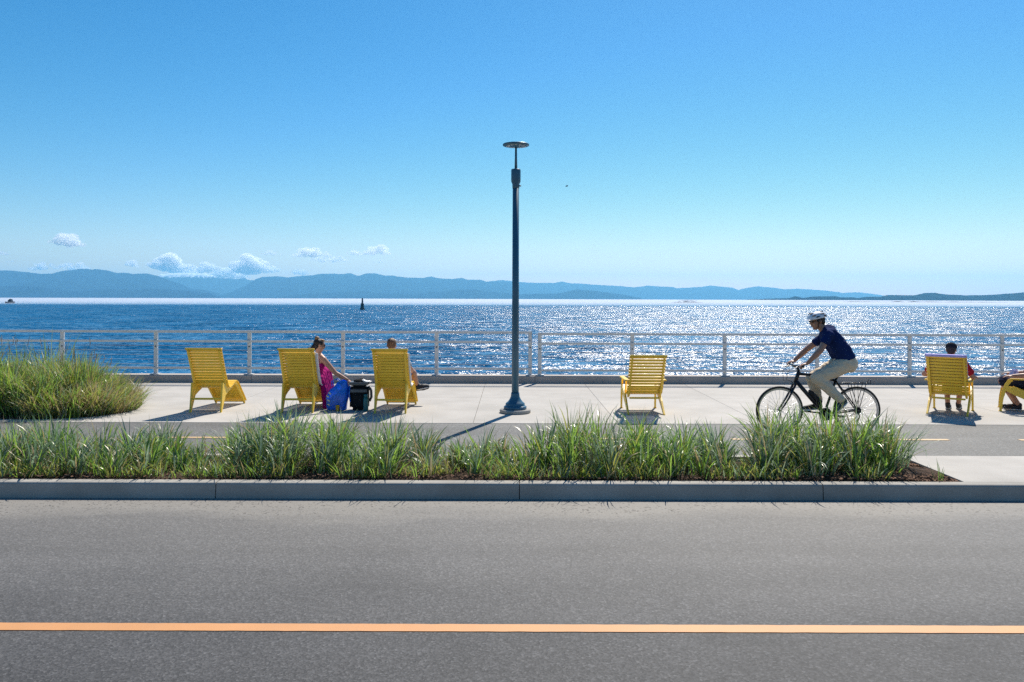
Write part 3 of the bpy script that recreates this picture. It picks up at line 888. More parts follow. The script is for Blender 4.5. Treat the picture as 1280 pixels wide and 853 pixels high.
    for s in (-1, 1):
        o = 0.055 * s
        rk.tube([STp + Vector((0.03, o * 0.5, -0.06)), (x0, BY + o, zt), (x1, BY + o, zt), (x1 + 0.01, BY + o, zt - 0.01)], 0.0055, 6)
        rk.tube([(x0 + 0.06, BY + o, zt), RH + Vector((0, o, 0.01))], 0.0055, 6)
        rk.tube([(x1 - 0.06, BY + o, zt), RH + Vector((0.01, o, 0.01))], 0.0055, 6)
        rk.tube([(x0 + 0.16, BY + o, zt), RH + Vector((0.005, o, 0.01))], 0.004, 6)
    for k in range(4): rk.tube([(x0 + 0.1 * k, BY - 0.055, zt), (x0 + 0.1 * k, BY + 0.055, zt)], 0.005, 6)
    rk.tube([(x1, BY - 0.05, zt), (x1 + 0.015, BY - 0.03, zt + 0.045), (x1 + 0.015, BY + 0.03, zt + 0.045), (x1, BY + 0.05, zt)], 0.005, 6)
    rk.build('rear_rack', 'black', root)
    cg = MB()
    mid = (HB + BBp) / 2 + Vector((0.045, 0, 0.055))
    d = (HB - BBp).normalized()
    cg.tube([mid - d * 0.11 + Vector((-0.03, 0, -0.03)), mid + d * 0.06 + Vector((-0.03, 0, -0.03))], 0.006, 6)
    cg.build('bottle_cage', 'darksteel', root)
    return root
bicycle()
d_ = (HB - BBp).normalized(); mid_ = BBp.lerp(HB, 0.44) + Vector((d_.z, 0, -d_.x)) * 0.068
q_ = d_.to_track_quat('Z', 'Y').to_matrix()
wb = MB().lathe([(0.0, -0.12), (0.034, -0.12), (0.037, -0.10), (0.037, 0.02), (0.031, 0.035), (0.036, 0.05), (0.036, 0.08), (0.024, 0.1), (0.016, 0.125), (0.0, 0.13)], mid_, 18, rot=q_)
tag(wb.build('water_bottle', 'rubber'), 'black water bottle in the cage on the bicycle frame', 'bottle')

def cyclist():
    root = empty('person', (4.6, BY, 0)); tag(root, 'person in white helmet, navy t-shirt and khaki trousers riding the bicycle', 'person')
    b = MB()
    hc = at(1021.5, 401.5, BY)
    fwd = Vector((-1, -0.10, -0.22))
    P, rot = head_shape(b, hc, fwd, (0, 0, 1), 0.98)
    neck = at(1031.5, 414, BY)
    b.cap(hc + Vector((0.025, 0, -0.05)), 0.055, neck, 0.062)
    shN = at(1035.5, 419.5, BY - 0.18); shF = at(1030.0, 421, BY + 0.18)
    b.cap(neck, 0.06, shN, 0.055); b.cap(neck, 0.06, shF, 0.055)
    hip = V(4.735, 1.02)
    b.chain([neck, V(4.56, 1.33), V(4.67, 1.17), hip], [0.062, 0.105, 0.105, 0.11])
    # arms
    gn = Vector((GRIP_X + 0.01, BY - 0.255, GRIP_Z)); gf = Vector((GRIP_X + 0.01, BY + 0.255, GRIP_Z))
    elN = at(1026.0, 438, BY - 0.27); elF = at(1008.5, 437, BY + 0.26)
    wrN = gn + Vector((0.075, 0.0, 0.045)); wrF = gf + Vector((0.075, 0.0, 0.045))
    b.chain([shN, elN, elN.lerp(wrN, 0.3), wrN], [0.050, 0.042, 0.042, 0.027])
    b.chain([shF, elF, elF.lerp(wrF, 0.3), wrF], [0.050, 0.042, 0.042, 0.027])
    hand(b, wrN, Vector((-0.9, 0, -0.28)), Vector((-0.25, 0, -1)), 0.95, 1.0, 1)
    hand(b, wrF, Vector((-0.9, 0, -0.28)), Vector((-0.25, 0, -1)), 0.95, 1.0, -1)
    # legs (inside the trousers)
    hN = hip + Vector((-0.01, -0.10, -0.02)); hF = hip + Vector((-0.01, 0.10, -0.02))
    knN = Vector((4.285, BY - 0.13, 0.805)); knF = Vector((4.315, BY + 0.12, 0.775))
    anN = Vector((4.655, BY - 0.16, 0.475)); anF = Vector((4.435, BY + 0.16, 0.405))
    b.chain([hN, knN, knN.lerp(anN, 0.3), anN], [0.085, 0.058, 0.056, 0.038])
    b.chain([hF, knF, knF.lerp(anF, 0.3), anF], [0.085, 0.058, 0.056, 0.038])
    b.melt('body', 'skin', root, 0.009, 3)
    face_bits(P, rot, root, 0.98, True)
    # hair
    h = MB()
    h.ell(P(0, -0.035, 0.025), (0.082, 0.085, 0.085), rot); h.ell(P(0, -0.062, -0.03), (0.066, 0.048, 0.06), rot)
    for s in (-1, 1): h.ell(P(s * 0.072, 0.012, 0.02), (0.014, 0.03, 0.035), rot)
    h.melt('hair', 'hair_dark', root, 0.009, 2)
    # helmet
    hm = MB()
    nu, nv = 36, 14; vs = []; fs = []; mi = []
    for i in range(nv + 1):
        th = (math.pi * 0.54) * i / nv
        for j in range(nu):
            ph = 2 * math.pi * j / nu
            x = 0.108 * math.sin(th) * math.cos(ph); y = 0.150 * math.sin(th) * math.sin(ph); z = 0.088 * math.cos(th)
            if y > 0.10: z -= (y - 0.10) * 0.15
            g = 1 + 0.035 * math.cos(6 * math.atan2(x, 0.25)) * math.sin(th)
            vs.append(P(x * g, y - 0.005, z * g + 0.050))
    for i in range(nv):
        for j in range(nu):
            fs.append((i * nu + j, (i + 1) * nu + j, (i + 1) * nu + (j + 1) % nu, i * nu + (j + 1) % nu))
    hm.add(vs, fs, 0, True)
    hmo = hm.build('helmet', 'helmet', root)
    sol = hmo.modifiers.new('shell', 'SOLIDIFY'); sol.thickness = 0.018; sol.offset = -1
    vt = MB()
    for sx in (-1, 1):
        for (x, y, z, l) in ((0.030, 0.055, 0.123, 0.05), (0.030, -0.055, 0.123, 0.05), (0.078, 0.055, 0.094, 0.045), (0.080, -0.05, 0.096, 0.045), (0.098, 0.02, 0.068, 0.035), (0.086, -0.09, 0.066, 0.028)):
            vt.ell(P(sx * x, y, z), (0.010, l, 0.010), rot, nu=12, nv=8)
    vt.build('vent', 'helmet_vent', hmo)
    vz = MB()
    vz.ell(P(0, 0.145, 0.045), (0.085, 0.045, 0.008), rot); vz.build('visor', 'helmet', hmo)
    sp = MB()
    for sx in (-1, 1):
        sp.tube([P(sx * 0.088, 0.03, 0.045), P(sx * 0.080, 0.025, -0.03), P(sx * 0.055, 0.03, -0.085), P(0, 0.035, -0.122)], 0.005, 6)
        sp.tube([P(sx * 0.09, -0.05, 0.045), P(sx * 0.080, 0.02, -0.035)], 0.005, 6)
    sp.build('chin_strap', 'black', hmo)
    # t-shirt
    t = MB()
    t.cap(neck + Vector((0.012, 0, -0.012)), 0.074, neck + Vector((0.03, 0, -0.05)), 0.10)
    t.chain([shF, V(4.50, 1.44), shN], [0.078, 0.118, 0.078])
    for sh in (shN, shF):
        t.cap(neck + Vector((0.035, 0, -0.035)), 0.088, sh + Vector((0.0, 0, 0.004)), 0.080)
    t.chain([neck + Vector((0.045, 0, -0.05)), V(4.575, 1.36)], [0.10, 0.10])
    for s in (-1, 1):
        o = Vector((0, 0.075 * s, 0))
        t.chain([V(4.505, 1.425) + o, V(4.575, 1.31) + o, V(4.655, 1.19) + o, V(4.715, 1.10) + o, V(4.725, 1.07) + o * 1.1], [0.095, 0.125, 0.130, 0.132, 0.128])
    for (sh, el) in ((shN, elN), (shF, elF)):
        t.chain([sh, sh.lerp(el, 0.42)], [0.070, 0.066])
    def cut(p):
        # flat hem along the waist
        a = Vector((4.72, 0, 1.065)); ax = Vector((0.10, 0, -0.30)).normalized()
        k = (Vector((p.x, 0, p.z)) - a).dot(ax)
        return p - ax * k if k > 0 else p
    t.melt('t_shirt', 'navy', root, 0.011, 3, cut, wrinkle=0.010)
    col = MB()
    rr = [neck + Vector((-0.005, 0, 0.028)) + Vector((0.055 * math.cos(a) - 0.0 * math.sin(a), 0.062 * math.sin(a), 0.035 * math.cos(a) * 0.9)) for a in [2 * math.pi * i / 20 for i in range(20)]]
    col.tube(rr, 0.011, 8, closed=True); col.build('collar', 'navy', root)
    # trousers
    k = MB()
    k.cap(V(4.715, 1.075, -0.07), 0.125, V(4.715, 1.075, 0.07), 0.125)
    k.cap(V(4.755, 1.0, -0.075), 0.130, V(4.755, 1.0, 0.075), 0.130)
    for (h_, kn, an) in ((hN, knN, anN), (hF, knF, anF)):
        k.chain([h_ + Vector((-0.02, 0, 0.0)), h_.lerp(kn, 0.5) + Vector((0.0, 0, -0.005)), kn + Vector((-0.005, 0, 0.0)), kn.lerp(an, 0.35), kn.lerp(an, 0.88)], [0.125, 0.105, 0.083, 0.080, 0.062])
    def cut2(p):
        a = Vector((4.69, 0, 1.10)); ax = Vector((-0.10, 0, 0.30)).normalized()
        kk = (Vector((p.x, 0, p.z)) - a).dot(ax)
        return p - ax * kk if kk > 0 else p
    k.melt('trousers', 'khaki', root, 0.012, 3, cut2, wrinkle=0.010)
    shoe(root, anN + Vector((0.065, 0, 0.0)), PED_N + Vector((-0.075, 0.0, 0.045)), anN + Vector((0.0, 0, 0.02)), 'shoe_teal', 1.08)
    shoe(root, anF + Vector((0.05, 0, -0.07)), PED_F + Vector((-0.08, 0.0, 0.02)), anF, 'shoe', 1.05)
cyclist()

# --- the woman in the pink dress ---------------------------------------------------
def woman():
    root = empty('person', (-3.4, 13.8, 0)); tag(root, 'woman with hair bun, sunglasses and pink dress reaching towards the black bag', 'person')
    b = MB()
    hc = at(399.6, 431.5, 13.60)
    P, rot = head_shape(b, hc, Vector((0.86, 0.45, -0.22)), (0, 0, 1), 0.90)
    neck = Vector((-3.30, 13.66, 0.94))
    b.cap(hc + Vector((-0.02, 0.0, -0.05)), 0.050, neck, 0.050)
    shR = at(404.5, 449.5, 13.58); shL = Vector((-3.50, 13.74, 0.90))
    b.cap(neck, 0.055, shR, 0.052); b.cap(neck, 0.055, shL, 0.052)
    hip = Vector((-3.42, 13.82, 0.47))
    b.chain([Vector((-3.34, 13.68, 0.86)), Vector((-3.36, 13.72, 0.70)), hip], [0.115, 0.105, 0.13])
    b.cap(Vector((-3.27, 13.64, 0.84)), 0.075, Vector((-3.45, 13.73, 0.84)), 0.075)
    el = at(419.5, 466.5, 13.62); wr = at(434.5, 474.8, 13.66)
    b.chain([shR, shR.lerp(el, 0.4), el, el.lerp(wr, 0.3), wr], [0.052, 0.048, 0.039, 0.038, 0.025])
    hand(b, wr, (wr - el) + Vector((0, 0, -0.05)), Vector((0.1, 0.3, -1)), 0.45, 0.95, 1)
    elL = Vector((-3.62, 13.85, 0.66)); wrL = Vector((-3.50, 14.05, 0.60))
    b.chain([shL, elL, wrL], [0.050, 0.040, 0.026]); hand(b, wrL, (0.4, 0.8, -0.2), (0, 0, -1), 0.3, 0.95, -1)
    kn = [Vector((-3.50, 14.13, 0.62)), Vector((-3.34, 14.14, 0.62))]; an = [Vector((-3.50, 14.55, 0.24)), Vector((-3.34, 14.55, 0.23))]
    for kk, aa, off in zip(kn, an, (-0.09, 0.09)):
        b.chain([hip + Vector((off, 0.03, 0.02)), kk, kk.lerp(aa, 0.3), aa], [0.08, 0.055, 0.052, 0.036])
        b.chain([aa, aa + Vector((0, 0.10, -0.05)), aa + Vector((0, 0.18, -0.06))], [0.036, 0.034, 0.024])
    b.melt('body', 'skin', root, 0.009, 3)
    face_bits(P, rot, root, 0.90, True)
    h = MB()
    h.ell(P(0, -0.03, 0.035), (0.076, 0.088, 0.080), rot); h.ell(P(0, -0.065, -0.015), (0.066, 0.05, 0.07), rot)
    h.ell(P(0, -0.10, -0.07), (0.05, 0.045, 0.06), rot); h.ell(P(-0.01, -0.15, -0.105), (0.03, 0.05, 0.03), rot)
    for s in (-1, 1): h.ell(P(s * 0.066, -0.005, 0.035), (0.014, 0.04, 0.04), rot)
    h.melt('hair', 'hair_dark', root, 0.009, 2)
    bn = MB()
    bn.ell(P(0, -0.075, 0.115), (0.042, 0.042, 0.038), rot); bn.ell(P(0, -0.05, 0.085), (0.035, 0.03, 0.03), rot)
    bn.ell(P(0.0, 0.02, 0.098), (0.055, 0.06, 0.022), rot)
    bn.melt('hair_bun', 'hair_bun', root, 0.009, 2)
    d = MB()
    d.chain([Vector((-3.345, 13.69, 0.80)), Vector((-3.36, 13.73, 0.68)), Vector((-3.40, 13.80, 0.52))], [0.132, 0.125, 0.150])
    d.cap(Vector((-3.27, 13.66, 0.765)), 0.085, Vector((-3.44, 13.74, 0.765)), 0.085)
    for kk, off in zip(kn, (-0.09, 0.09)):
        d.chain([hip + Vector((off, 0.03, 0.03)), kk, kk.lerp(an[0 if off < 0 else 1], 0.65)], [0.115, 0.085, 0.085])
    # skirt falling over the right edge of the chair
    for i in range(6):
        y = 13.70 + i * 0.11
        d.chain([(-3.30, y, 0.52 + 0.03 * i * (1 if i < 4 else 0.6)), (-3.225, y + 0.02, 0.36), (-3.205 + 0.012 * (i % 2), y + 0.04, 0.14), (-3.20 + 0.02 * (i % 2), y + 0.05, 0.03)], [0.085, 0.055, 0.048, 0.050 + 0.012 * (i % 2)])
    d.melt('dress', 'pink', root, 0.012, 3, lambda p: Vector((p.x, p.y, max(p.z, 0.012))), wrinkle=0.005)
    st = MB()
    st.tube([Vector((-3.20, 13.62, 0.86)), Vector((-3.235, 13.60, 0.915)), Vector((-3.27, 13.57, 0.86)), Vector((-3.28, 13.565, 0.80))], 0.008, 6)
    st.build('dress_strap', 'pink', root)
woman()

# --- short-haired man in the third lounge chair -------------------------------------
def lounging_man():
    root = empty('person', (-2.02, 13.8, 0)); tag(root, 'short haired man with crossed legs and black shoes lounging right of the bags', 'person')
    b = MB()
    hc = Vector((-2.035, 13.56, 1.11))
    P, rot = head_shape(b, hc, Vector((0.05, 0.95, -0.12)), (0, 0, 1), 0.97)
    neck = Vector((-2.035, 13.55, 0.94))
    b.cap(hc + Vector((0, -0.02, -0.06)), 0.058, neck, 0.062)
    shR = Vector((-1.84, 13.60, 0.87)); shL = Vector((-2.23, 13.60, 0.87))
    b.cap(neck, 0.06, shR, 0.058); b.cap(neck, 0.06, shL, 0.058)
    hip = Vector((-2.03, 13.78, 0.48))
    b.chain([Vector((-2.035, 13.61, 0.84)), Vector((-2.03, 13.68, 0.66)), hip], [0.13, 0.125, 0.13])
    elR = Vector((-1.73, 13.82, 0.66)); wrR = Vector((-1.82, 14.03, 0.60))
    elL = Vector((-2.31, 13.82, 0.66)); wrL = Vector((-2.22, 14.03, 0.60))
    b.chain([shR, elR, elR.lerp(wrR, 0.3), wrR], [0.052, 0.042, 0.042, 0.028]); hand(b, wrR, (-0.2, 0.9, -0.2), (0, 0, -1), 0.35)
    b.chain([shL, elL, elL.lerp(wrL, 0.3), wrL], [0.052, 0.042, 0.042, 0.028]); hand(b, wrL, (0.2, 0.9, -0.2), (0, 0, -1), 0.35, 1, -1)
    hR = hip + Vector((0.10, 0.02, 0.02)); hL = hip + Vector((-0.10, 0.02, 0.02))
    kR = Vector((-1.83, 14.16, 0.60)); aR = Vector((-1.84, 14.50, 0.29))
    kL = Vector((-1.90, 14.17, 0.73)); aL = Vector((-1.69, 14.32, 0.33))
    b.chain([hR, kR, kR.lerp(aR, 0.3), aR], [0.085, 0.058, 0.056, 0.038])
    b.chain([hL, kL, Vector((-1.745, 14.20, 0.58)), aL], [0.085, 0.060, 0.056, 0.038])
    b.melt('body', 'skin', root, 0.010, 3)
    face_bits(P, rot, root, 0.97, False)
    h = MB(); h.ell(P(0, -0.022, 0.036), (0.081, 0.096, 0.090), rot); h.ell(P(0, -0.05, -0.01), (0.072, 0.06, 0.06), rot)
    h.melt('hair', 'hair_brown', root, 0.009, 2)
    t = MB()
    t.chain([neck + Vector((0, 0.02, -0.05)), Vector((-2.035, 13.63, 0.80)), Vector((-2.03, 13.69, 0.66)), Vector((-2.03, 13.75, 0.55))], [0.10, 0.145, 0.140, 0.145])
    t.chain([shL, Vector((-2.035, 13.60, 0.86)), shR], [0.072, 0.11, 0.072])
    for (s_, e_) in ((shR, elR), (shL, elL)): t.chain([s_, s_.lerp(e_, 0.55)], [0.072, 0.062])
    t.melt('t_shirt', 'grey_shirt', root, 0.012, 3, wrinkle=0.010)
    s = MB()
    s.cap(hip + Vector((-0.07, 0, 0)), 0.135, hip + Vector((0.07, 0, 0)), 0.135)
    s.chain([hR, hR.lerp(kR, 0.85)], [0.10, 0.085]); s.chain([hL, hL.lerp(kL, 0.80)], [0.10, 0.085])
    s.melt('shorts', 'blue_shorts', root, 0.012, 3, wrinkle=0.010)
    shoe(root, aL + Vector((-0.035, -0.02, -0.075)), aL + Vector((0.215, 0.02, -0.025)), aL + Vector((0, 0, 0.01)), 'shoe', 1.4)
    shoe(root, aR + Vector((0, -0.03, -0.07)), aR + Vector((0.03, 0.22, -0.06)), aR, 'shoe', 1.05)
lounging_man()

# --- person with the cap in the armchair --------------------------------------------
def armchair_man(loc, az, label, shirt, hatted, feet, lean, reach=0.0):
    """seated figure in an armchair; built in the chair's own frame then turned with it"""
    root = empty('person'); 
    b = MB()
    hc = Vector((0.03, 0.30 - lean, 1.065 - lean * 0.3))
    P, rot = head_shape(b, hc, Vector((0.0, 1.0, -0.15)), (0, 0, 1), 0.95)
    neck = Vector((0.02, 0.25 - lean, 0.90 - lean * 0.2))
    b.cap(hc + Vector((0, -0.02, -0.06)), 0.055, neck, 0.06)
    shR = Vector((0.215, 0.30 - lean * 0.7, 0.83)); shL = Vector((-0.18, 0.30 - lean * 0.7, 0.83))
    b.cap(neck, 0.06, shR, 0.058); b.cap(neck, 0.06, shL, 0.058)
    hip = Vector((0.01, 0.42, 0.45))
    b.chain([Vector((0.02, 0.28 - lean * 0.6, 0.79)), Vector((0.015, 0.34, 0.62)), hip], [0.13, 0.125, 0.13])
    elR = Vector((0.345, 0.36 + reach, 0.625)); elL = Vector((-0.385 + reach * 0.3, 0.36 + reach, 0.635))
    wrR = Vector((0.325, 0.59 + reach * 0.8, 0.62)); wrL = Vector((-0.325, 0.59 + reach * 0.8, 0.62))
    for (s_, e_, w_, th) in ((shR, elR, wrR, 1), (shL, elL, wrL, -1)):
        b.chain([s_, e_, e_.lerp(w_, 0.3), w_], [0.052, 0.043, 0.043, 0.028]); hand(b, w_, (0, 1, -0.08), (0, 0, -1), 0.3, 1, th)
    kn = [Vector((0.12, 0.86, 0.50)), Vector((-0.10, 0.86, 0.50))]
    for i, (kk, ft, off) in enumerate(zip(kn, feet, (0.10, -0.10))):
        an = Vector(ft) + Vector((0, -0.06, 0.085))
        hh = hip + Vector((off, 0.03, 0.02))
        b.chain([hh, kk, kk.lerp(an, 0.3), an], [0.085, 0.060, 0.056, 0.037])
    b.melt('body', 'skin', root, 0.010, 3)
    face_bits(P, rot, root, 0.95, False)
    h = MB(); h.ell(P(0, -0.022, 0.030), (0.080, 0.094, 0.086), rot); h.ell(P(0, -0.055, -0.02), (0.068, 0.05, 0.06), rot)
    h.melt('hair', 'hair_dark', root, 0.010, 2)
    if hatted:
        c = MB(); c.ell(P(0, -0.012, 0.058), (0.090, 0.106, 0.075), rot); c.ell(P(0, 0.10, 0.05), (0.065, 0.065, 0.010), rot)
        c.melt('cap', 'cap_grey', root, 0.010, 2)
    t = MB()
    t.chain([neck + Vector((0, 0.03, -0.06)), Vector((0.02, 0.30 - lean * 0.5, 0.75)), Vector((0.015, 0.36, 0.62)), Vector((0.01, 0.40, 0.50))], [0.10, 0.148, 0.142, 0.148])
    t.chain([shL, Vector((0.02, 0.29 - lean * 0.7, 0.81)), shR], [0.074, 0.11, 0.074])
    for (s_, e_) in ((shR, elR), (shL, elL)): t.chain([s_, s_.lerp(e_, 0.62)], [0.073, 0.066])
    t.melt('t_shirt', shirt, root, 0.012, 3, wrinkle=0.010)
    s = MB()
    s.cap(hip + Vector((-0.07, 0, 0)), 0.135, hip + Vector((0.07, 0, 0)), 0.135)
    for kk, off in zip(kn, (0.10, -0.10)):
        hh = hip + Vector((off, 0.03, 0.02)); s.chain([hh, hh.lerp(kk, 0.92)], [0.105, 0.088])
    s.melt('shorts', 'shorts', root, 0.012, 3, wrinkle=0.010)
    for ft in feet:
        f_ = Vector(ft); shoe(root, f_ + Vector((0, -0.10, 0.012)), f_ + Vector((0.0, 0.18, 0.012)), f_ + Vector((0, -0.06, 0.10)), 'shoe', 1.05)
    root.location = loc; root.rotation_euler = (0, 0, az)
    tag(root, label, 'person')
    return root
armchair_man((7.19, 13.22, 0), R(-35), 'person in dark cap and red t-shirt seated in the armchair, seen from behind', 'red', True, ((0.07, 1.02, 0), (-0.08, 0.90, 0)), 0.0)
armchair_man((9.30, 13.54, 0), R(60), 'person in lavender shirt and dark shorts seated sideways at the right edge', 'lavender', False, ((0.14, 0.70, 0), (-0.06, 0.66, 0)), -0.09, 0.14)

# ------------------------------------------------------------------ belongings
def towel_on_lounge(x, y, lab, side):
    t = MB()
    path = [(-0.035, 0.995), (0.0, 0.92), (0.06, 0.79), (0.165, 0.58), (0.24, 0.48), (0.33, 0.435), (0.45, 0.46)]
    vs = []; fs = []
    n = 9
    for i, (d, z) in enumerate(path):
        for j in range(n):
            u = j / (n - 1)
            xx = -0.22 + (0.22 + 0.31) * u
            dz = 0.0
            if u > 0.93: dz = -0.07
            vs.append((x + xx * side + 0.006 * math.sin(i * 2 + j), y + d + 0.052 + 0.006 * math.sin(j * 1.7 + i), z + 0.022 + dz * 0.5))
    for i in range(len(path) - 1):
        for j in range(n - 1):
            a = i * n + j; fs.append((a, a + 1, a + n + 1, a + n))
    t.add(vs, fs, 0, True)
    o = t.build('towel', 'towel'); s = o.modifiers.new('thick', 'SOLIDIFY'); s.thickness = 0.010; s.offset = 1
    tag(o, lab, 'towel', 'towels on the chairs')
towel_on_lounge(-3.53, 13.25, 'white towel hanging over the right edge of the chair behind the woman', 1)
towel_on_lounge(-2.0, 13.22, 'white towel under the short haired man on his lounge chair', 1)
def towel_on_armchair():
    t = MB(); vs = []; fs = []
    path = [(-0.19, 0.975), (-0.195, 1.002), (-0.165, 1.012), (-0.135, 0.99), (-0.06, 0.87), (0.03, 0.70), (0.12, 0.545)]
    n = 9
    for i, (d, z) in enumerate(path):
        for j in range(n):
            vs.append((-0.30 + 0.60 * j / (n - 1), d + 0.004 * math.sin(j * 2 + i), z + (0.03 if i > 3 else 0)))
    for i in range(len(path) - 1):
        for j in range(n - 1):
            a = i * n + j; fs.append((a, a + 1, a + n + 1, a + n))
    t.add(vs, fs, 0, True); o = t.build('towel', 'towel_lilac'); s = o.modifiers.new('thick', 'SOLIDIFY'); s.thickness = 0.008; s.offset = 1
    o.location = (7.19, 13.22, 0); o.rotation_euler = (0, 0, R(-35))
    tag(o, 'lilac towel laid over the top edge of the armchair with the capped person', 'towel', 'towels on the chairs')
towel_on_armchair()

def blue_bag():
    root = empty('tote_bag', (-2.98, 13.66, 0)); tag(root, 'big blue crinkled tote bag on the ground beside the woman', 'bag')
    b = MB()
    vs = []; fs = []; n = 28; m = 12
    for i in range(m + 1):
        t = i / m; z = 0.01 + 0.47 * t
        hw = 0.165 + 0.05 * t - 0.06 * max(0, t - 0.7) / 0.3; hd = 0.10 + 0.03 * t - 0.07 * t ** 3
        for j in range(n):
            a = 2 * math.pi * j / n
            x = hw * (abs(math.cos(a)) ** 0.6) * (1 if math.cos(a) >= 0 else -1)
            y = hd * (abs(math.sin(a)) ** 0.6) * (1 if math.sin(a) >= 0 else -1)
            q = Vector((x * 7, y * 7, z * 6))
            k = mnoise.noise(q) * 0.045 * (0.3 + t)
            zz = z + (0.03 * t * x / 0.15) + mnoise.noise(q + Vector((5, 3, 1))) * 0.035 * t - 0.17 * t * max(0, -x) / 0.18
            vs.append((-2.98 + x * (1 + k * 3) + 0.02 * t, 13.66 + y * (1 + k * 4), zz))
    for i in range(m):
        for j in range(n): fs.append((i * n + j, i * n + (j + 1) % n, (i + 1) * n + (j + 1) % n, (i + 1) * n + j))
    fs.append(list(range(n))[::-1])
    b.add(vs, fs, 0, False)
    o = b.build('sack', 'bag_blue', root)
    s = o.modifiers.new('t', 'SOLIDIFY'); s.thickness = 0.004
    for yy in (-0.07, 0.05):
        MB().tube([(-3.06, 13.66 + yy, 0.40), (-3.05, 13.66 + yy - 0.03, 0.50), (-2.97, 13.66 + yy - 0.04, 0.53), (-2.88, 13.66 + yy - 0.02, 0.45)], 0.009, 6).build('strap', 'bag_blue', root)
    for (x, z, w, h, r_) in ((-3.115, 0.24, 0.05, 0.022, 0.5), (-3.10, 0.17, 0.05, 0.022, 0.5), (-3.10, 0.10, 0.045, 0.02, 0.5), (-3.08, 0.29, 0.05, 0.02, 0.6)):
        MB().box((x, 13.545, z), (w, 0.004, h), Matrix.Rotation(r_, 3, 'Y')).build('print', 'bag_print', root)
blue_bag()
def black_bag():
    cx, cy = -2.60, 13.68
    root = empty('cooler_bag', (cx, cy, 0)); tag(root, 'black cooler bag with dark grey lid standing between two occupied lounge chairs', 'bag')
    b = MB(); b.box((cx, cy, 0.22), (0.31, 0.24, 0.43), None, 0, 0.05); b.build('body', 'black_cloth', root)
    l = MB(); l.box((cx, cy, 0.455), (0.345, 0.275, 0.05), None, 0, 0.02); l.build('lid', 'grey_trim', root)
    MB().box((cx + 0.01, cy - 0.135, 0.17), (0.22, 0.05, 0.22), None, 0, 0.02).build('pocket', 'black_cloth', root)
    MB().box((cx, cy - 0.126, 0.335), (0.30, 0.012, 0.05), None, 0, 0.004).build('front_band', 'grey_trim', root)
    MB().tube([(cx + 0.16, cy, 0.40), (cx + 0.20, cy - 0.02, 0.33), (cx + 0.205, cy - 0.02, 0.22), (cx + 0.17, cy, 0.15)], 0.022, 8).build('handle', 'grey_trim', root)
    MB().tube([(cx - 0.14, cy - 0.13, 0.42), (cx - 0.15, cy - 0.145, 0.28), (cx - 0.13, cy - 0.14, 0.15)], 0.012, 6).build('strap', 'bag_blue', root)
black_bag()
hat = MB(); hat.ell((-2.62, 13.66, 0.495), (0.085, 0.075, 0.028)); hat.ell((-2.58, 13.70, 0.505), (0.05, 0.05, 0.03))
tag(hat.melt('folded_cloth', 'black_cloth', None, 0.012, 3), 'small dark cloth bundle lying on the lid of the black bag', 'cloth')
pp = MB(); vs = []; fs = []
for i in range(7):
    for j in range(5):
        vs.append((-2.545 + 0.15 * i / 6, 13.60 + 0.14 * j / 4, 0.484 + 0.03 * (1 - i / 6) ** 2 + 0.008 * math.sin(i * 1.5 + j * 2)))
for i in range(6):
    for j in range(4):
        a = i * 5 + j; fs.append((a, a + 5, a + 6, a + 1))
pp.add(vs, fs, 0, True); po = pp.build('napkin', 'paper'); s = po.modifiers.new('t', 'SOLIDIFY'); s.thickness = 0.006; s.offset = 1
tag(po, 'crumpled white paper lying on the lid of the black bag', 'paper')
tb = empty('drink_bottle', (at(457.7, 513, 13.5).x, 13.50, 0)); tag(tb, 'tall teal drink bottle standing in front of the black bag', 'bottle')
MB().lathe([(0.0, 0.0), (0.040, 0.0), (0.043, 0.01), (0.043, 0.20), (0.036, 0.225), (0.030, 0.235), (0.0, 0.235)], (tb.location.x, 13.50, 0), 20).build('flask', 'teal', tb)
MB().lathe([(0.0, 0.23), (0.034, 0.23), (0.034, 0.275), (0.028, 0.285), (0.0, 0.285)], (tb.location.x, 13.50, 0), 20).build('cap', 'teal', tb)
cp = MB().lathe([(0.0, 0.004), (0.028, 0.0), (0.036, 0.10), (0.038, 0.102), (0.034, 0.10), (0.026, 0.006), (0.0, 0.008)], (at(422.5, 513, 13.48).x, 13.48, 0), 18)
tag(cp.build('cup', 'cup'), 'small yellow plastic cup on the ground in front of the blue bag', 'cup')
# the lilac pouch beside the person at the right edge
ph = MB(); ph.box(at(1267.5, 467.5, 14.1), (0.085, 0.16, 0.17), Matrix.Rotation(R(12), 3, 'Y'), 0, 0.025)
tag(ph.build('pouch', 'lavender'), 'lilac pouch held above the armrest at the right edge', 'pouch')

# ------------------------------------------------------------------ grass
def blade(mb, base, az, L_, lean, droop, w, mi, seg=6, twist=0.0):
    d = Vector((math.cos(az), math.sin(az), 0)); sd = Vector((-math.sin(az), math.cos(az), 0))
    tw = math.cos(twist); sd = (sd * tw + d * math.sin(twist)).normalized()
    p = Vector(base); vs = []; ang = lean
    st = L_ / seg
    for i in range(seg + 1):
        t = i / seg
        ww = w * (0.75 + 0.5 * t if t < 0.4 else 0.95 * (1 - ((t - 0.4) / 0.6) ** 1.8)) * 0.5
        if i == seg: vs.append(p.copy())
        else: vs.append(p - sd * ww); vs.append(p + sd * ww)
        dirv = d * math.sin(ang) + Vector((0, 0, 1)) * math.cos(ang)
        p = p + dirv * st
        ang += droop / seg * (0.4 + 1.2 * t)
        if p.z < 0.012: p.z = 0.012
    fs = [(2 * i, 2 * i + 1, 2 * i + 3, 2 * i + 2) for i in range(seg - 1)] + [(2 * seg - 2, 2 * seg - 1, 2 * seg)]
    mb.add(vs, fs, mi, True)
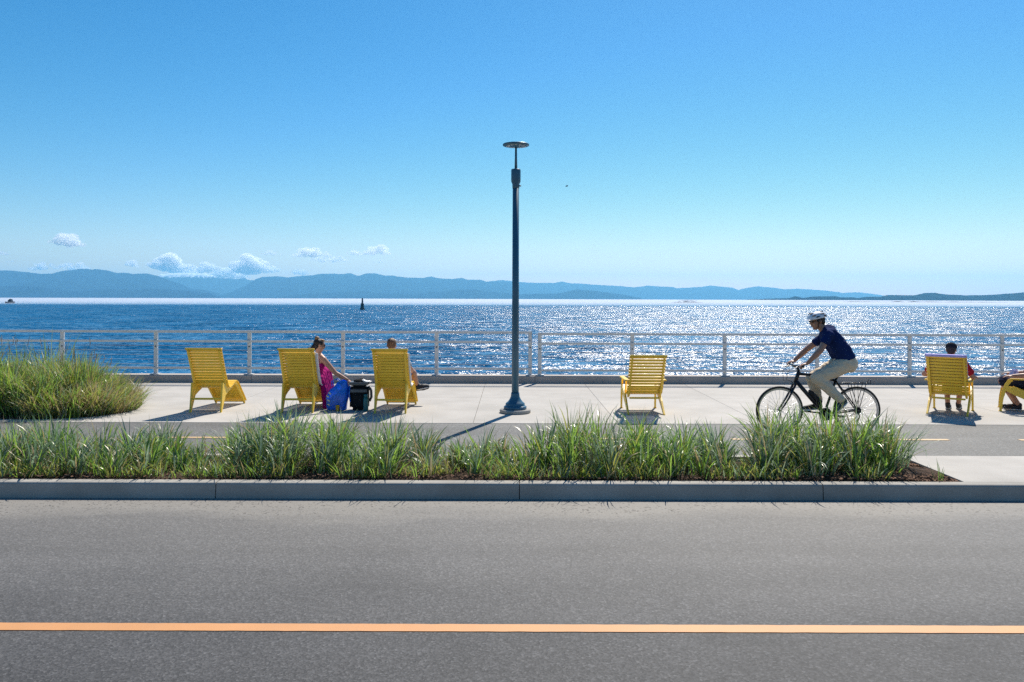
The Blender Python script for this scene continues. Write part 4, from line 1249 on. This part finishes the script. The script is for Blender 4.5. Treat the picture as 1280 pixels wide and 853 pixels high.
TOP = [(-200, 532), (0, 532), (60, 527), (100, 529), (150, 533), (200, 531), (236, 542), (252, 552), (270, 542), (295, 535), (320, 520), (345, 512), (400, 520), (450, 527), (500, 528), (530, 538), (552, 550), (572, 553), (596, 543), (620, 542), (645, 552), (670, 535), (700, 520), (720, 514), (760, 524), (800, 526), (850, 530), (880, 538), (910, 522), (960, 513), (1000, 514), (1050, 511), (1100, 521), (1130, 532), (1145, 575), (1200, 600)]
def top_at(px):
    for (a, ya), (b_, yb) in zip(TOP[:-1], TOP[1:]):
        if a <= px <= b_: return ya + (yb - ya) * (px - a) / (b_ - a)
    return 532
def kerbside_grass():
    g = MB(); r = random.Random(11)
    x = -11.5
    spots = []
    while x < 4.5:
        for row in range(3):
            xx = x + r.uniform(-0.13, 0.13); yy = 8.74 + 0.33 * row + r.uniform(-0.10, 0.10)
            spots.append((xx, min(max(yy, 8.62), 9.55)))
        x += 0.30
    for (xx, yy) in spots:
        px = 640 + xx * F / yy
        want = HC - (top_at(px) - eye(px)) * 9.05 / F          # wanted top height above ground
        if xx > 4.38: continue
        if want < 0.12 and r.random() < 0.7: continue
        h = max(0.18, want) * r.uniform(0.85, 1.02)
        if yy < 8.85: h *= 0.78
        if r.random() < 0.10: continue
        n = int(76 * (0.5 + h))
        lush = mnoise.noise(Vector((xx * 0.9, yy * 0.7, 3)))
        for i in range(n):
            a = r.uniform(0, 2 * math.pi); rad = abs(r.gauss(0, 0.075))
            bx, by = xx + rad * math.cos(a), yy + rad * math.sin(a)
            if by < 8.44: by = 8.44 + r.uniform(0, 0.03)
            if by > 9.66: by = 9.66
            az = a + r.gauss(0, 0.7)
            if yy < 9.0 and math.sin(az) < -0.2 and r.random() < 0.75: az = -az
            big = r.random()
            L_ = h * r.uniform(0.85, 1.32) * (1.0 if big > 0.25 else 0.6)
            lean = abs(r.gauss(0.15, 0.26)); droop = abs(r.gauss(1.25, 0.95))
            q = r.random()
            if lush > 0.08: mi = 1 if q < 0.55 else (0 if q < 0.82 else (2 if q < 0.93 else 3))
            else: mi = 0 if q < 0.55 else (1 if q < 0.80 else (2 if q < 0.90 else 3))
            w = r.uniform(0.010, 0.024)
            blade(g, (bx, by, 0.0), az, L_, lean, droop, w, mi, 6, r.gauss(0, 0.8))
        for i in range(int(10)):                                 # dry thatch at the foot
            a = r.uniform(0, 2 * math.pi); rad = r.uniform(0.03, 0.14)
            by = max(8.45, min(9.64, yy + rad * math.sin(a)))
            blade(g, (xx + rad * math.cos(a), by, 0.0), a + r.gauss(0, 0.8), r.uniform(0.12, 0.32), r.uniform(0.5, 1.2), r.uniform(0.2, 1.0), r.uniform(0.004, 0.009), 3 if r.random() < 0.7 else 2, 4, r.gauss(0, 0.8))
        for i in range(r.choice((0, 1, 1, 2, 3))):              # tall thin stalks
            if want > 0.3:
                blade(g, (xx + r.gauss(0, 0.08), max(8.47, min(9.6, yy + r.gauss(0, 0.06))), 0), r.uniform(0, 6.28), h * r.uniform(1.1, 1.4), abs(r.gauss(0.1, 0.14)), r.uniform(0.0, 0.5), r.uniform(0.0045, 0.007), 0 if r.random() < 0.6 else 4, 6)
    # small weeds between the tussocks
    for i in range(15000):
        xx = r.uniform(-11.5, 4.0); yy = r.uniform(8.47, 9.62) if i % 3 else r.uniform(8.47, 8.75)
        if mnoise.noise(Vector((xx * 1.3, yy * 1.5, 11))) < -0.08: continue
        blade(g, (xx, yy, 0), r.uniform(0, 6.28), r.uniform(0.05, 0.2) + (0.12 if r.random() < 0.25 else 0), r.uniform(0.1, 0.8), r.uniform(0.2, 1.5), r.uniform(0.006, 0.015), r.choice((0, 1, 1, 2, 2, 3)), 4, r.gauss(0, 0.9))
    # the few blades over the kerb and the sparse end by the sidewalk
    for (px, py, az, L_) in ((468, 598, -1.8, 0.42), (520, 598, -1.75, 0.42), (650, 600, -1.9, 0.30), (1172, 590, 1.4, 0.25), (1166, 594, 2.3, 0.2), (1174, 597, 0.5, 0.16)):
        p = at(px, py, 8.5)
        for k in range(2): blade(g, (p.x + 0.02 * k, 8.46, 0.0), az + 0.15 * k, L_ * (1 - 0.2 * k), 0.5 if L_ > 0.28 else 0.2, 2.2 if L_ > 0.28 else 0.5, 0.009, 1, 8)
    for k in range(7): blade(g, (4.33 + r.uniform(-.05, .05), 9.0 + r.uniform(-.2, .2), 0), r.uniform(-0.5, 0.5), r.uniform(0.5, 0.85), r.uniform(0.25, 0.5), r.uniform(0.9, 1.6), 0.008, 0, 8)
    o = g.build('kerbside_grass', ['leaf_blue', 'leaf_green', 'leaf_olive', 'leaf_dry', 'leaf_seed'], fixn=False)
    tag(o, 'blue green tufted beach grass filling the long bed behind the kerb', 'grass', kind='stuff')
kerbside_grass()

def grass_mound():
    g = MB(); r = random.Random(5)
    outline = [(-12.5, 0.90), (-8.4, 0.92), (-7.5, 0.86), (-7.1, 0.76), (-6.85, 0.58), (-6.6, 0.36), (-6.45, 0.15)]
    def hh(x):
        for (a, ya), (b_, yb) in zip(outline[:-1], outline[1:]):
            if a <= x <= b_: return ya + (yb - ya) * (x - a) / (b_ - a)
        return 0.8
    n = 0
    for i in range(520):
        x = r.uniform(-11.5, -6.55); y = r.uniform(12.62, 14.6)
        edge = hh(x)
        # rounded plan at the right end
        if x > -7.5 and abs(y - 13.5) > 1.0 * math.sqrt(max(0, 1 - ((x + 7.5) / 1.0) ** 2)) + 0.05: continue
        fr = min(1.0, 0.55 + (y - 12.62) * 1.1)
        h = edge * fr * r.uniform(0.7, 1.08) * (0.98 + 0.55 * mnoise.noise(Vector((x * 1.6, y * 1.6, 20))))
        for k in range(34):
            a = r.uniform(0, 2 * math.pi); rad = abs(r.gauss(0, 0.07))
            q = r.random(); mi = 1 if q < 0.42 else (2 if q < 0.68 else (0 if q < 0.86 else 3))
            if x > -7.2 and r.random() < 0.35: mi = 3 if r.random() < 0.7 else 2
            L_ = h * r.uniform(0.7, 1.25)
            blade(g, (x + rad * math.cos(a), max(12.5, y + rad * math.sin(a)), 0), a + r.gauss(0, 0.8), L_, abs(r.gauss(0.18, 0.25)), abs(r.gauss(1.1, 0.9)), r.uniform(0.010, 0.024), mi, 5, r.gauss(0, 0.8))
    for k in range(620):                                         # straw at the foot of the right end
        x = r.uniform(-7.6, -6.40); y = r.uniform(12.6, 14.0)
        if ((x + 7.5) / 1.12) ** 2 + ((y - 13.5) / 1.0) ** 2 > 1 and x > -7.5: continue
        blade(g, (x, y, 0), r.uniform(-1.3, 0.7), r.uniform(0.3, 0.75), r.uniform(0.35, 1.1), r.uniform(0.2, 0.9), 0.007, 3 if r.random() < .75 else 2, 5, r.gauss(0, .8))
    for k in range(900):                                         # blades flopping out over the paving
        a = r.uniform(-1.7, 1.0); rr_ = r.uniform(0.75, 1.03)
        x, y = -7.5 + 1.1 * rr_ * math.cos(a), 13.5 + 1.0 * rr_ * math.sin(a)
        if mnoise.noise(Vector((a * 2.2, 3, 8))) < -0.15 and r.random() < 0.6: continue
        q = r.random(); mi = 3 if q < 0.40 else (2 if q < 0.62 else (1 if q < 0.85 else 0))
        blade(g, (x, max(y, 12.52), 0), a + r.gauss(0, 0.6), r.uniform(0.22, 0.68), r.uniform(0.15, 0.85), r.uniform(0.5, 1.9), r.uniform(0.008, 0.017), mi, 6, r.gauss(0, 0.8))
    for k in range(60):                                          # tall seed stalks
        x = r.uniform(-10.5, -6.9); y = r.uniform(12.9, 14.3); az = r.uniform(0, 6.28); L_ = r.uniform(1.0, 1.36)
        if x > -7.4: L_ *= 0.8
        blade(g, (x, y, 0), az, L_, abs(r.gauss(0.08, 0.08)), r.uniform(0.05, 0.4), 0.006, 4, 6)
        d = Vector((math.cos(az), math.sin(az), 0))
        tip = Vector((x, y, L_ * 0.93)) + d * (L_ * 0.17)
        for q in range(5):
            blade(g, tip - Vector((0, 0, 0.03 * q)) - d * 0.006 * q, r.uniform(0, 6.28), 0.07, r.uniform(0.1, 0.5), 0.3, 0.010, 4, 3)
    o = g.build('tall_grass', ['leaf_blue', 'leaf_green', 'leaf_olive', 'leaf_dry', 'leaf_seed'], fixn=False)
    tag(o, 'tall dense mound of green grass with seed stalks at the left edge', 'grass', kind='stuff')
grass_mound()
sl = MB(); vs = []; fs = []
n_ = 40
ring_ = [(-14, 12.5)] + [(-7.5 + 1.12 * math.cos(a), 13.5 + 1.02 * math.sin(a)) for a in [-math.pi / 2 + math.pi * i / 20 for i in range(21)]] + [(-14, 14.6)]
sl.add([(x, y, 0.006) for x, y in ring_] + [(x, y, -0.02) for x, y in ring_], [list(range(len(ring_)))] + [(i, (i + 1) % len(ring_), len(ring_) + (i + 1) % len(ring_), len(ring_) + i) for i in range(len(ring_))])
tag(sl.build('mound_soil', 'soil'), kind='structure')

# bark chips on the open soil
ck = MB(); r = random.Random(3)
for i in range(2600):
    if i < 1500: x = BED_X1 - abs(r.gauss(0, 0.55)) - 0.03; y = r.uniform(8.46, 9.62)
    else: x = r.uniform(-10, 4.6); y = 8.44 + abs(r.gauss(0, 0.2))
    z = 0.0 + r.uniform(0, 0.012) - (0.03 if x > 4.3 else 0)
    ck.box((x, min(y, 9.62), z + 0.012), (r.uniform(0.02, 0.06), r.uniform(0.008, 0.02), 0.006), Euler((r.uniform(-.5, .5), r.uniform(-.5, .5), r.uniform(0, 3.1))).to_matrix())
tag(ck.build('bark_chips', 'chip', fixn=False), 'brown bark chips scattered over the bare end of the bed', 'mulch', kind='stuff')

# ------------------------------------------------------------------ sea, land, sky things
def drop(x, y): return -(x * x + y * y) / (2 * ER)
def sea():
    ys = [18.31]
    while ys[-1] < 41000: ys.append(ys[-1] * 1.09 + 2)
    nx = 40; vs = []; fs = []
    for y in ys:
        hw = 60 + 0.82 * y
        for i in range(nx + 1):
            x = -hw + 2 * hw * i / nx
            vs.append((x, y, SEA_Z + drop(x, y)))
    for j in range(len(ys) - 1):
        for i in range(nx):
            a = j * (nx + 1) + i; fs.append((a, a + 1, a + nx + 2, a + nx + 1))
    o = MB().add(vs, fs, 0, True).build('sea', 'sea', fixn=False); tag(o, kind='structure')
sea()

def ridge(name, pts, D, depth, mat, rough_amp, seed, front_pts=None, kind='structure', step=2.2):
    """a mountain range: crest line through pts, slopes falling to the shore in front and behind"""
    xs = []; px = pts[0][0]
    while px <= pts[-1][0]: xs.append(px); px += step
    rows = 14; vs = []; fs = []
    for px in xs:
        for (a, ya), (b_, yb) in zip(pts[:-1], pts[1:]):
            if a <= px <= b_:
                y = ya + (yb - ya) * (px - a) / (b_ - a); break
        y += mnoise.noise(Vector((px * 0.16, seed, 0))) * 0.35 * rough_amp + mnoise.noise(Vector((px * 0.5, seed, 4))) * 0.2 * rough_amp
        c = at(px, y, D)
        base = SEA_Z + drop(c.x, D) - 6
        crest = max(c.z, base + 1)
        for k in range(rows + 4):
            if k <= rows: t = k / rows; d = D - depth * (1 - t); z = base + (crest - base) * (t ** 1.25)
            else: t = 1 - (k - rows) / 3; d = D + depth * 0.25 * (k - rows); z = base + (crest - base) * max(t, 0) ** 0.8
            q = Vector((px * 0.09, k * 0.55, seed))
            if 0 < k < rows: z += mnoise.noise(q) * (crest - base) * 0.14 * math.sin(math.pi * t)
            vs.append(((px - 640) * D / F * (d / D) ** 0.35, d, z))
    m = rows + 4
    for i in range(len(xs) - 1):
        for k in range(m - 1):
            a = i * m + k; fs.append((a, a + m, a + m + 1, a + 1))
    o = MB().add(vs, fs, 0, True).build(name, mat, fixn=False)
    return tag(o, kind=kind)
M['mount'] = mat_mountain('forested_mountain', (0.008, 0.022, 0.055))
M['mount_snow'] = mat_mountain('snowy_mountain', (0.02, 0.035, 0.06), 900)
M['land'] = mat_mountain('wooded_headland', (0.006, 0.016, 0.035))
A_ = [(-220, 345), (-150, 341), (-90, 339), (0, 338), (16, 338.6), (34, 340.6), (50, 342.5), (66, 342.2), (78, 338.7), (91, 338), (100, 336), (109, 336.2), (114, 337.2), (119, 336.6), (133, 338), (145, 341.2), (158, 341.2), (166, 342.8), (173, 342.2), (184, 342), (189, 343.3), (199, 345.6), (211, 351), (224, 354), (231.6, 359), (242, 362), (260, 362.8), (266, 366), (275, 371), (284, 373.8)]
B_ = [(150, 350), (190, 346), (200, 344), (208, 342.5), (219, 341.7), (230, 341), (236, 342.5), (242.5, 341.7), (250, 342.5), (256.6, 341.7), (264, 344), (272, 347), (280, 348), (286, 346.4), (295.6, 349.5), (305, 347), (310, 350), (340, 352), (380, 356)]
C_ = [(268, 374), (277, 372), (289, 369), (302, 359.7), (313, 353.4), (320.6, 348.7), (328.4, 346.4), (344, 345.6), (360, 346.9), (375.6, 345.3), (391, 344.2), (400.6, 342.5), (418, 342.2), (422.5, 343.1), (429, 342.5), (438, 341.6), (446, 344.8), (450.6, 344.5), (457, 341.9), (469, 341.9), (482, 345), (489.7, 344.5), (505, 346.9), (529, 347.7), (538, 345.8), (549, 348.1), (565, 349), (577.5, 347.5), (583.8, 350), (601, 349.8), (607, 352.3), (620, 352.5), (640, 354)]
C2_ = [(560, 352), (590, 351.5), (607, 352.3), (627.5, 350.3), (640, 351.6), (649, 352.7), (669.7, 353.8), (693, 353.8), (702.5, 352.2), (712, 354.2), (726, 354.7), (740, 355.8), (756, 356.9), (774.7, 357.8), (793, 359.4), (810.6, 357.2), (826, 358.4), (840, 358.9), (846.6, 360.5), (876, 358.9), (889, 357), (899.7, 358.4), (915.6, 360), (923, 362.7), (931, 360.6), (947, 358.1), (954.7, 359), (970, 360), (978, 361.9), (997, 361), (1033, 363.4), (1053, 366.3), (1072, 365.5), (1087.5, 367.3), (1102, 369), (1112, 371.5), (1125, 374)]
D_ = [(-150, 362), (-60, 360), (0, 358), (40, 357.5), (70, 362), (100, 365), (130, 361), (160, 362), (200, 361), (235, 364), (262, 367), (275, 373.5)]
E_ = [(340, 372), (380, 368), (420, 366), (455, 364.5), (480, 367), (520, 367), (555, 364), (590, 361.5), (620, 366), (650, 368), (700, 367), (720, 362), (745, 364), (775, 368), (800, 372.5)]
F_ = [(905, 376), (939, 374.6), (965.6, 373.4), (987.5, 372.8), (993.8, 370.5), (998.4, 371.2), (1003, 373), (1009.4, 372), (1015.6, 371), (1033, 370.5), (1045, 370.5), (1050, 371.9), (1064, 372), (1072, 372.8), (1086, 370.9), (1100, 371.4), (1109.7, 368.9), (1142.5, 369.4), (1156.6, 366.6), (1169, 366.1), (1177, 367.8), (1205, 369.4), (1236, 368.9), (1260, 367.3), (1280, 365.8), (1330, 364), (1400, 366), (1480, 365)]
ridge('near_mountains', A_, 27000, 5000, 'mount', 1.0, 1.3)
ridge('snowy_mountains', B_, 37000, 4000, 'mount_snow', 4.5, 7.7, step=0.8)
ridge('middle_mountains', C_, 30000, 5000, 'mount', 1.0, 3.1)
ridge('distant_mountains', C2_, 35500, 4000, 'mount', 1.0, 4.9)
ridge('foothills', D_, 21500, 1800, 'mount', 0.8, 9.2)
ridge('coastal_foothills', E_, 23500, 1800, 'mount', 0.8, 12.2)
ridge('headland', F_, 11000, 900, 'land', 1.0, 5.5, step=1.2)
def islet(name, x0, x1, py, D, h):
    pts = [(x0, h * 0.0)]
    vs = []; fs = []; n = 40
    for i in range(n + 1):
        px = x0 + (x1 - x0) * i / n
        X = (px - 640) * D / F; t = math.sin(math.pi * i / n) ** 0.5
        hh_ = h * t * (0.8 + 0.5 * mnoise.noise(Vector((px * 0.2, D, 0))))
        zb = SEA_Z + drop(X, D) - 0.5
        w = 12 * t + 0.5
        vs += [(X, D - w, zb), (X, D - w * 0.3, zb + 0.5 + hh_), (X, D + w * 0.3, zb + 0.5 + hh_), (X, D + w, zb)]
    for i in range(n):
        for k in range(3): fs.append((i * 4 + k, i * 4 + 4 + k, i * 4 + 5 + k, i * 4 + 1 + k))
    tag(MB().add(vs, fs, 0, False).build(name, 'land', fixn=False), kind='structure')
islet('low_reef', 838, 880, 378, 1750, 4.0)
islet('low_reef', 845, 876, 376, 3300, 4.5)
islet('low_spit', 935, 1330, 378, 2300, 3.9)

# buoy, vessel, bird
def buoy():
    p = at(453, 387.5, 640); p.z = SEA_Z
    root = empty('navigation_buoy', p); tag(root, 'dark navigation buoy standing alone on the open sea', 'buoy')
    MB().lathe([(1.9, -0.3), (1.9, 1.0), (1.6, 1.4), (1.35, 2.6), (1.15, 4.6), (0.0, 4.6)], p, 20).build('float_body', 'buoy', root)
    MB().lathe([(1.5, 4.4), (1.5, 4.8), (0.75, 5.2), (0.62, 7.5), (0.5, 8.9), (0.55, 9.2), (0.0, 9.6)], p, 16).build('tower', 'buoy', root)
buoy()
def vessel():
    p = at(12.5, 380.5, 1150); p.z = SEA_Z + drop(p.x, 1150)
    root = empty('boat', p); tag(root, 'small hazy grey vessel far out near the left edge', 'boat')
    h = MB(); h.prism([(-7, 0.0), (-7.6, 2.0), (-7.2, 2.4), (7, 2.4), (7.6, 2.0), (7, -0.3)], 0, 5.2)
    h.v = [v + p for v in h.v]; h.build('hull', 'hull', root)
    c = MB(); c.box(p + Vector((0, 1, 3.6)), (4.4, 5, 2.6), None, 0, 0.1); c.box(p + Vector((0, 1.5, 5.5)), (3.6, 3, 1.2), None, 0, 0.1); c.build('cabin', 'hull', root)
    MB().tube([p + Vector((0, 1, 6)), p + Vector((0, 1, 7.4))], 0.12, 6).build('mast', 'hull', root)
vessel()
def gull():
    p = at(708, 233, 120)
    root = empty('bird', p); tag(root, 'small dark bird flying in the sky right of the lamp head', 'bird')
    b = MB()
    b.chain([p + Vector((-0.22, 0, -0.04)), p + Vector((-0.05, 0, 0)), p + Vector((0.14, 0, 0.03)), p + Vector((0.20, 0, 0.05))], [0.02, 0.075, 0.06, 0.03])
    b.melt('body', 'gull', root, 0.015, 2)
    for s in (-1, 1):
        w = MB()
        w.add([p + Vector((0.10, 0.03 * s, 0.03)), p + Vector((-0.08, 0.03 * s, 0.01)), p + Vector((-0.04, 0.30 * s, 0.10)), p + Vector((0.12, 0.30 * s, 0.12)), p + Vector((0.20 * s - 0.02, 0.62 * s, 0.06))], [(0, 1, 2, 3), (3, 2, 4)])
        o = w.build('wing', 'gull', root, fixn=False); m = o.modifiers.new('t', 'SOLIDIFY'); m.thickness = 0.02
gull()

# clouds
M['cloud'] = mat_cloud(0.0075)
def cloud(px, py, wpx, hpx, seed, label, D=None, tilt=0.0, puffs=None):
    r = random.Random(seed)
    if D is None:                                               # clear of the haze below
        D = max(22000, min(47000, 1330 * F / max(8, eye(px) - py - hpx * 0.5)))
    c = at(px, py, D); sc = D / F
    hpx *= 1.15; wpx *= 1.05
    b = MB()
    n = puffs or max(10, int(wpx * 0.9))
    for i in range(n):
        u = r.uniform(-1, 1); env = (1 - abs(u) ** 1.7)
        x = u * 0.5 + r.uniform(-.02, .02); z = r.random() ** 1.4 * env * 0.75 - 0.30 + tilt * u
        rad = (0.20 + 0.20 * r.random()) * (0.35 + 0.65 * env)
        b.ell((x * wpx, r.uniform(-0.5, 0.5) * hpx, z * hpx), (rad * hpx * 1.35, rad * hpx, rad * hpx * 0.85), None, 0, 12, 8)
    def warp(p):
        q = Vector(p); a = mnoise.noise(q * 0.42) * 0.5 + mnoise.noise(q * 1.1) * 0.3
        return q + Vector((a * 0.8, a, a * 0.55)) * min(1.4, hpx * 0.14)
    o = b.melt('cloud', 'cloud', None, max(0.22, hpx * 0.035), 1, warp)
    o.scale = (sc, sc, sc); o.location = c
    tag(o, label, 'cloud', 'small clouds above the mountains')
    return o
cloud(84, 300, 37, 15, 1, 'highest small white cloud, alone above the left mountains', tilt=-0.12)
cloud(1, 316, 14, 7, 2, 'small cloud cut by the left edge of the picture')
cloud(12, 327, 17, 3.2, 3, 'thin cloud wisp just below the cloud at the left edge')
cloud(54, 334, 33, 8, 4, 'flat cloud low above the ridge, left of the highest cloud')
cloud(92, 333, 40, 9, 5, 'flat cloud sitting on the left mountain summit')
cloud(164, 329.5, 21, 8, 6, 'small slanting cloud between the left summit and the snowy peaks', tilt=-0.25)
cloud(187, 330, 8, 4.5, 16, 'tiny cloud puff just left of the long bank over the snowy peaks')
cloud(216, 331, 54, 17, 7, 'long sloping cloud bank over the left snowy peaks', tilt=-0.28)
cloud(256, 335, 40, 11, 8, 'low flat cloud in the middle of the snowy peaks')
cloud(315, 332, 58, 19, 9, 'largest cloud bank right of the snowy peaks')
cloud(284, 342, 50, 13, 10, 'pale cloud lying behind the snowy peaks')
cloud(340.5, 316.5, 27, 6, 11, 'thin cloud floating above the largest bank')
cloud(389, 315.5, 46, 12, 12, 'long cloud left of the middle pair')
cloud(413, 323.5, 52, 8, 13, 'long flat cloud below the others near the middle', tilt=-0.1)
cloud(446, 315.5, 27, 6.5, 14, 'small flat cloud left of the rightmost puffy cloud')
cloud(472, 313, 31, 12.5, 15, 'rightmost puffy white cloud over the middle range')
cloud(474, 326.5, 15, 5, 17, 'little cloud below the rightmost puffy cloud')
cloud(375, 340, 20, 8, 18, 'pale low cloud just above the middle range')

# ------------------------------------------------------------------ haze
def haze():
    z0 = SEA_Z + drop(33000, 41000) - 1.0 - 8; z1 = 1235
    m = bpy.data.materials.new('sea_haze'); m.use_nodes = True; nt = m.node_tree; nt.nodes.clear()
    out = nt.nodes.new('ShaderNodeOutputMaterial'); v = nt.nodes.new('ShaderNodeVolumePrincipled')
    v.inputs['Color'].default_value = (0.27, 0.69, 1.0, 1)
    v.inputs['Density'].default_value = 3.0e-5
    v.inputs['Anisotropy'].default_value = 0.35
    L(nt, v.outputs[0], out.inputs['Volume'])
    o = MB().box((0, 20400, (z0 + z1) / 2), (76000, 42000, z1 - z0)).build('haze', m); tag(o, kind='stuff')
    o.data.materials[0] = m
haze()
def fog_bank():
    m = bpy.data.materials.new('sea_fog'); m.use_nodes = True; nt = m.node_tree; nt.nodes.clear()
    out = nt.nodes.new('ShaderNodeOutputMaterial'); v = nt.nodes.new('ShaderNodeVolumePrincipled')
    v.inputs['Color'].default_value = (0.93, 0.95, 1.0, 1); v.inputs['Density'].default_value = 0.0045; v.inputs['Anisotropy'].default_value = 0.3
    L(nt, v.outputs[0], out.inputs['Volume'])
    b = MB(); vs = []; fs = []
    ys = [960, 1030, 1120, 1250, 1500, 2000, 2800, 3800, 5200, 7000, 9000]; xs = [-1.0, -0.75, -0.5, -0.25, 0, 0.25, 0.5, 0.75, 1.0]
    for y in ys:
        for x in xs:
            X = x * (0.8 * y + 200); z = SEA_Z + drop(X, y); t = {960: 0.3, 1030: 0.7, 1120: 1.3, 1250: 2.0}.get(y, 2.6)
            vs.append((X, y, z + 0.25)); vs.append((X, y, z + t))
    n = len(xs)
    q = lambda j, i, k: (j * n + i) * 2 + k
    for j in range(len(ys) - 1):
        for i in range(n - 1):
            for k in (0, 1): fs.append((q(j, i, k), q(j, i + 1, k), q(j + 1, i + 1, k), q(j + 1, i, k)))
        for i in (0, n - 1): fs.append((q(j, i, 0), q(j + 1, i, 0), q(j + 1, i, 1), q(j, i, 1)))
    for j in (0, len(ys) - 1):
        for i in range(n - 1): fs.append((q(j, i, 0), q(j, i + 1, 0), q(j, i + 1, 1), q(j, i, 1)))
    b.add(vs, fs)
    tag(b.build('fog_bank', m), 'pale low fog bank lying on the far water under the mountains', 'fog', kind='stuff')
fog_bank()

# ------------------------------------------------------------------ light, sky, camera
SKY_CURVE = ((1.35, 1.60), (1.04, 1.185), (1.0, 1.17))
SUN_AZ, SUN_EL = R(21), R(50)
sv = Vector((math.sin(SUN_AZ) * math.cos(SUN_EL), math.cos(SUN_AZ) * math.cos(SUN_EL), math.sin(SUN_EL)))
sl_ = bpy.data.lights.new('sun', 'SUN'); sl_.energy = 4.9; sl_.angle = R(0.53); sl_.color = (1.0, 0.93, 0.82)
so = bpy.data.objects.new('sun', sl_); COL.objects.link(so); so.rotation_euler = sv.to_track_quat('Z', 'Y').to_euler(); so.location = (0, 0, 50)
w = bpy.data.worlds.new('World'); S.world = w; w.use_nodes = True
nt = w.node_tree; nt.nodes.clear()
out = nt.nodes.new('ShaderNodeOutputWorld'); bg = nt.nodes.new('ShaderNodeBackground'); sky = nt.nodes.new('ShaderNodeTexSky')
sky.sky_type = 'NISHITA'; sky.sun_disc = False; sky.sun_elevation = SUN_EL; sky.sun_rotation = SUN_AZ
sky.air_density = 1.0; sky.dust_density = 0.25; sky.ozone_density = 3.0; sky.altitude = 10
hs = nt.nodes.new('ShaderNodeHueSaturation'); hs.inputs['Saturation'].default_value = 1.35
nt.links.new(sky.outputs[0], hs.inputs['Color'])
# the picture's sky is contrastier than the plain model: a tone curve per channel on the sky colour
sc_ = nt.nodes.new('ShaderNodeSeparateColor'); cc_ = nt.nodes.new('ShaderNodeCombineColor')
nt.links.new(hs.outputs[0], sc_.inputs[0])
for i_, (g_, k_) in enumerate(SKY_CURVE):
    a_ = mth(nt, 'POWER', mth(nt, 'MULTIPLY', sc_.outputs[i_], 0.0892), g_)
    a_ = mth(nt, 'MULTIPLY', a_, k_)
    if i_ == 2: a_ = mth(nt, 'MINIMUM', a_, 0.80)
    nt.links.new(mth(nt, 'MULTIPLY', a_, 1 / 0.0892), cc_.inputs[i_])
nt.links.new(cc_.outputs[0], bg.inputs[0]); nt.links.new(bg.outputs[0], out.inputs[0])
bg.inputs[1].default_value = 0.07

cam = bpy.data.cameras.new('camera'); cam.sensor_width = 36; cam.lens = F / 1280 * 36
cam.shift_y = -54.0 / 1280; cam.clip_start = 0.05; cam.clip_end = 150000
co = bpy.data.objects.new('camera', cam); COL.objects.link(co)
co.matrix_world = Matrix.Translation((0, 0, HC)) @ Matrix.Rotation(R(90), 4, 'X') @ Matrix.Rotation(math.atan(4 / 1280), 4, 'Z')
S.camera = co

S.view_settings.view_transform = 'Standard'; S.view_settings.look = 'None'
S.view_settings.exposure = 0.47; S.view_settings.gamma = 1.0
S.cycles.max_bounces = 14; S.cycles.diffuse_bounces = 3; S.cycles.glossy_bounces = 3
S.cycles.transmission_bounces = 4; S.cycles.volume_bounces = 12; S.cycles.transparent_max_bounces = 8
S.cycles.sample_clamp_indirect = 4.0
S.cycles.use_denoising = False; S.cycles.use_adaptive_sampling = False
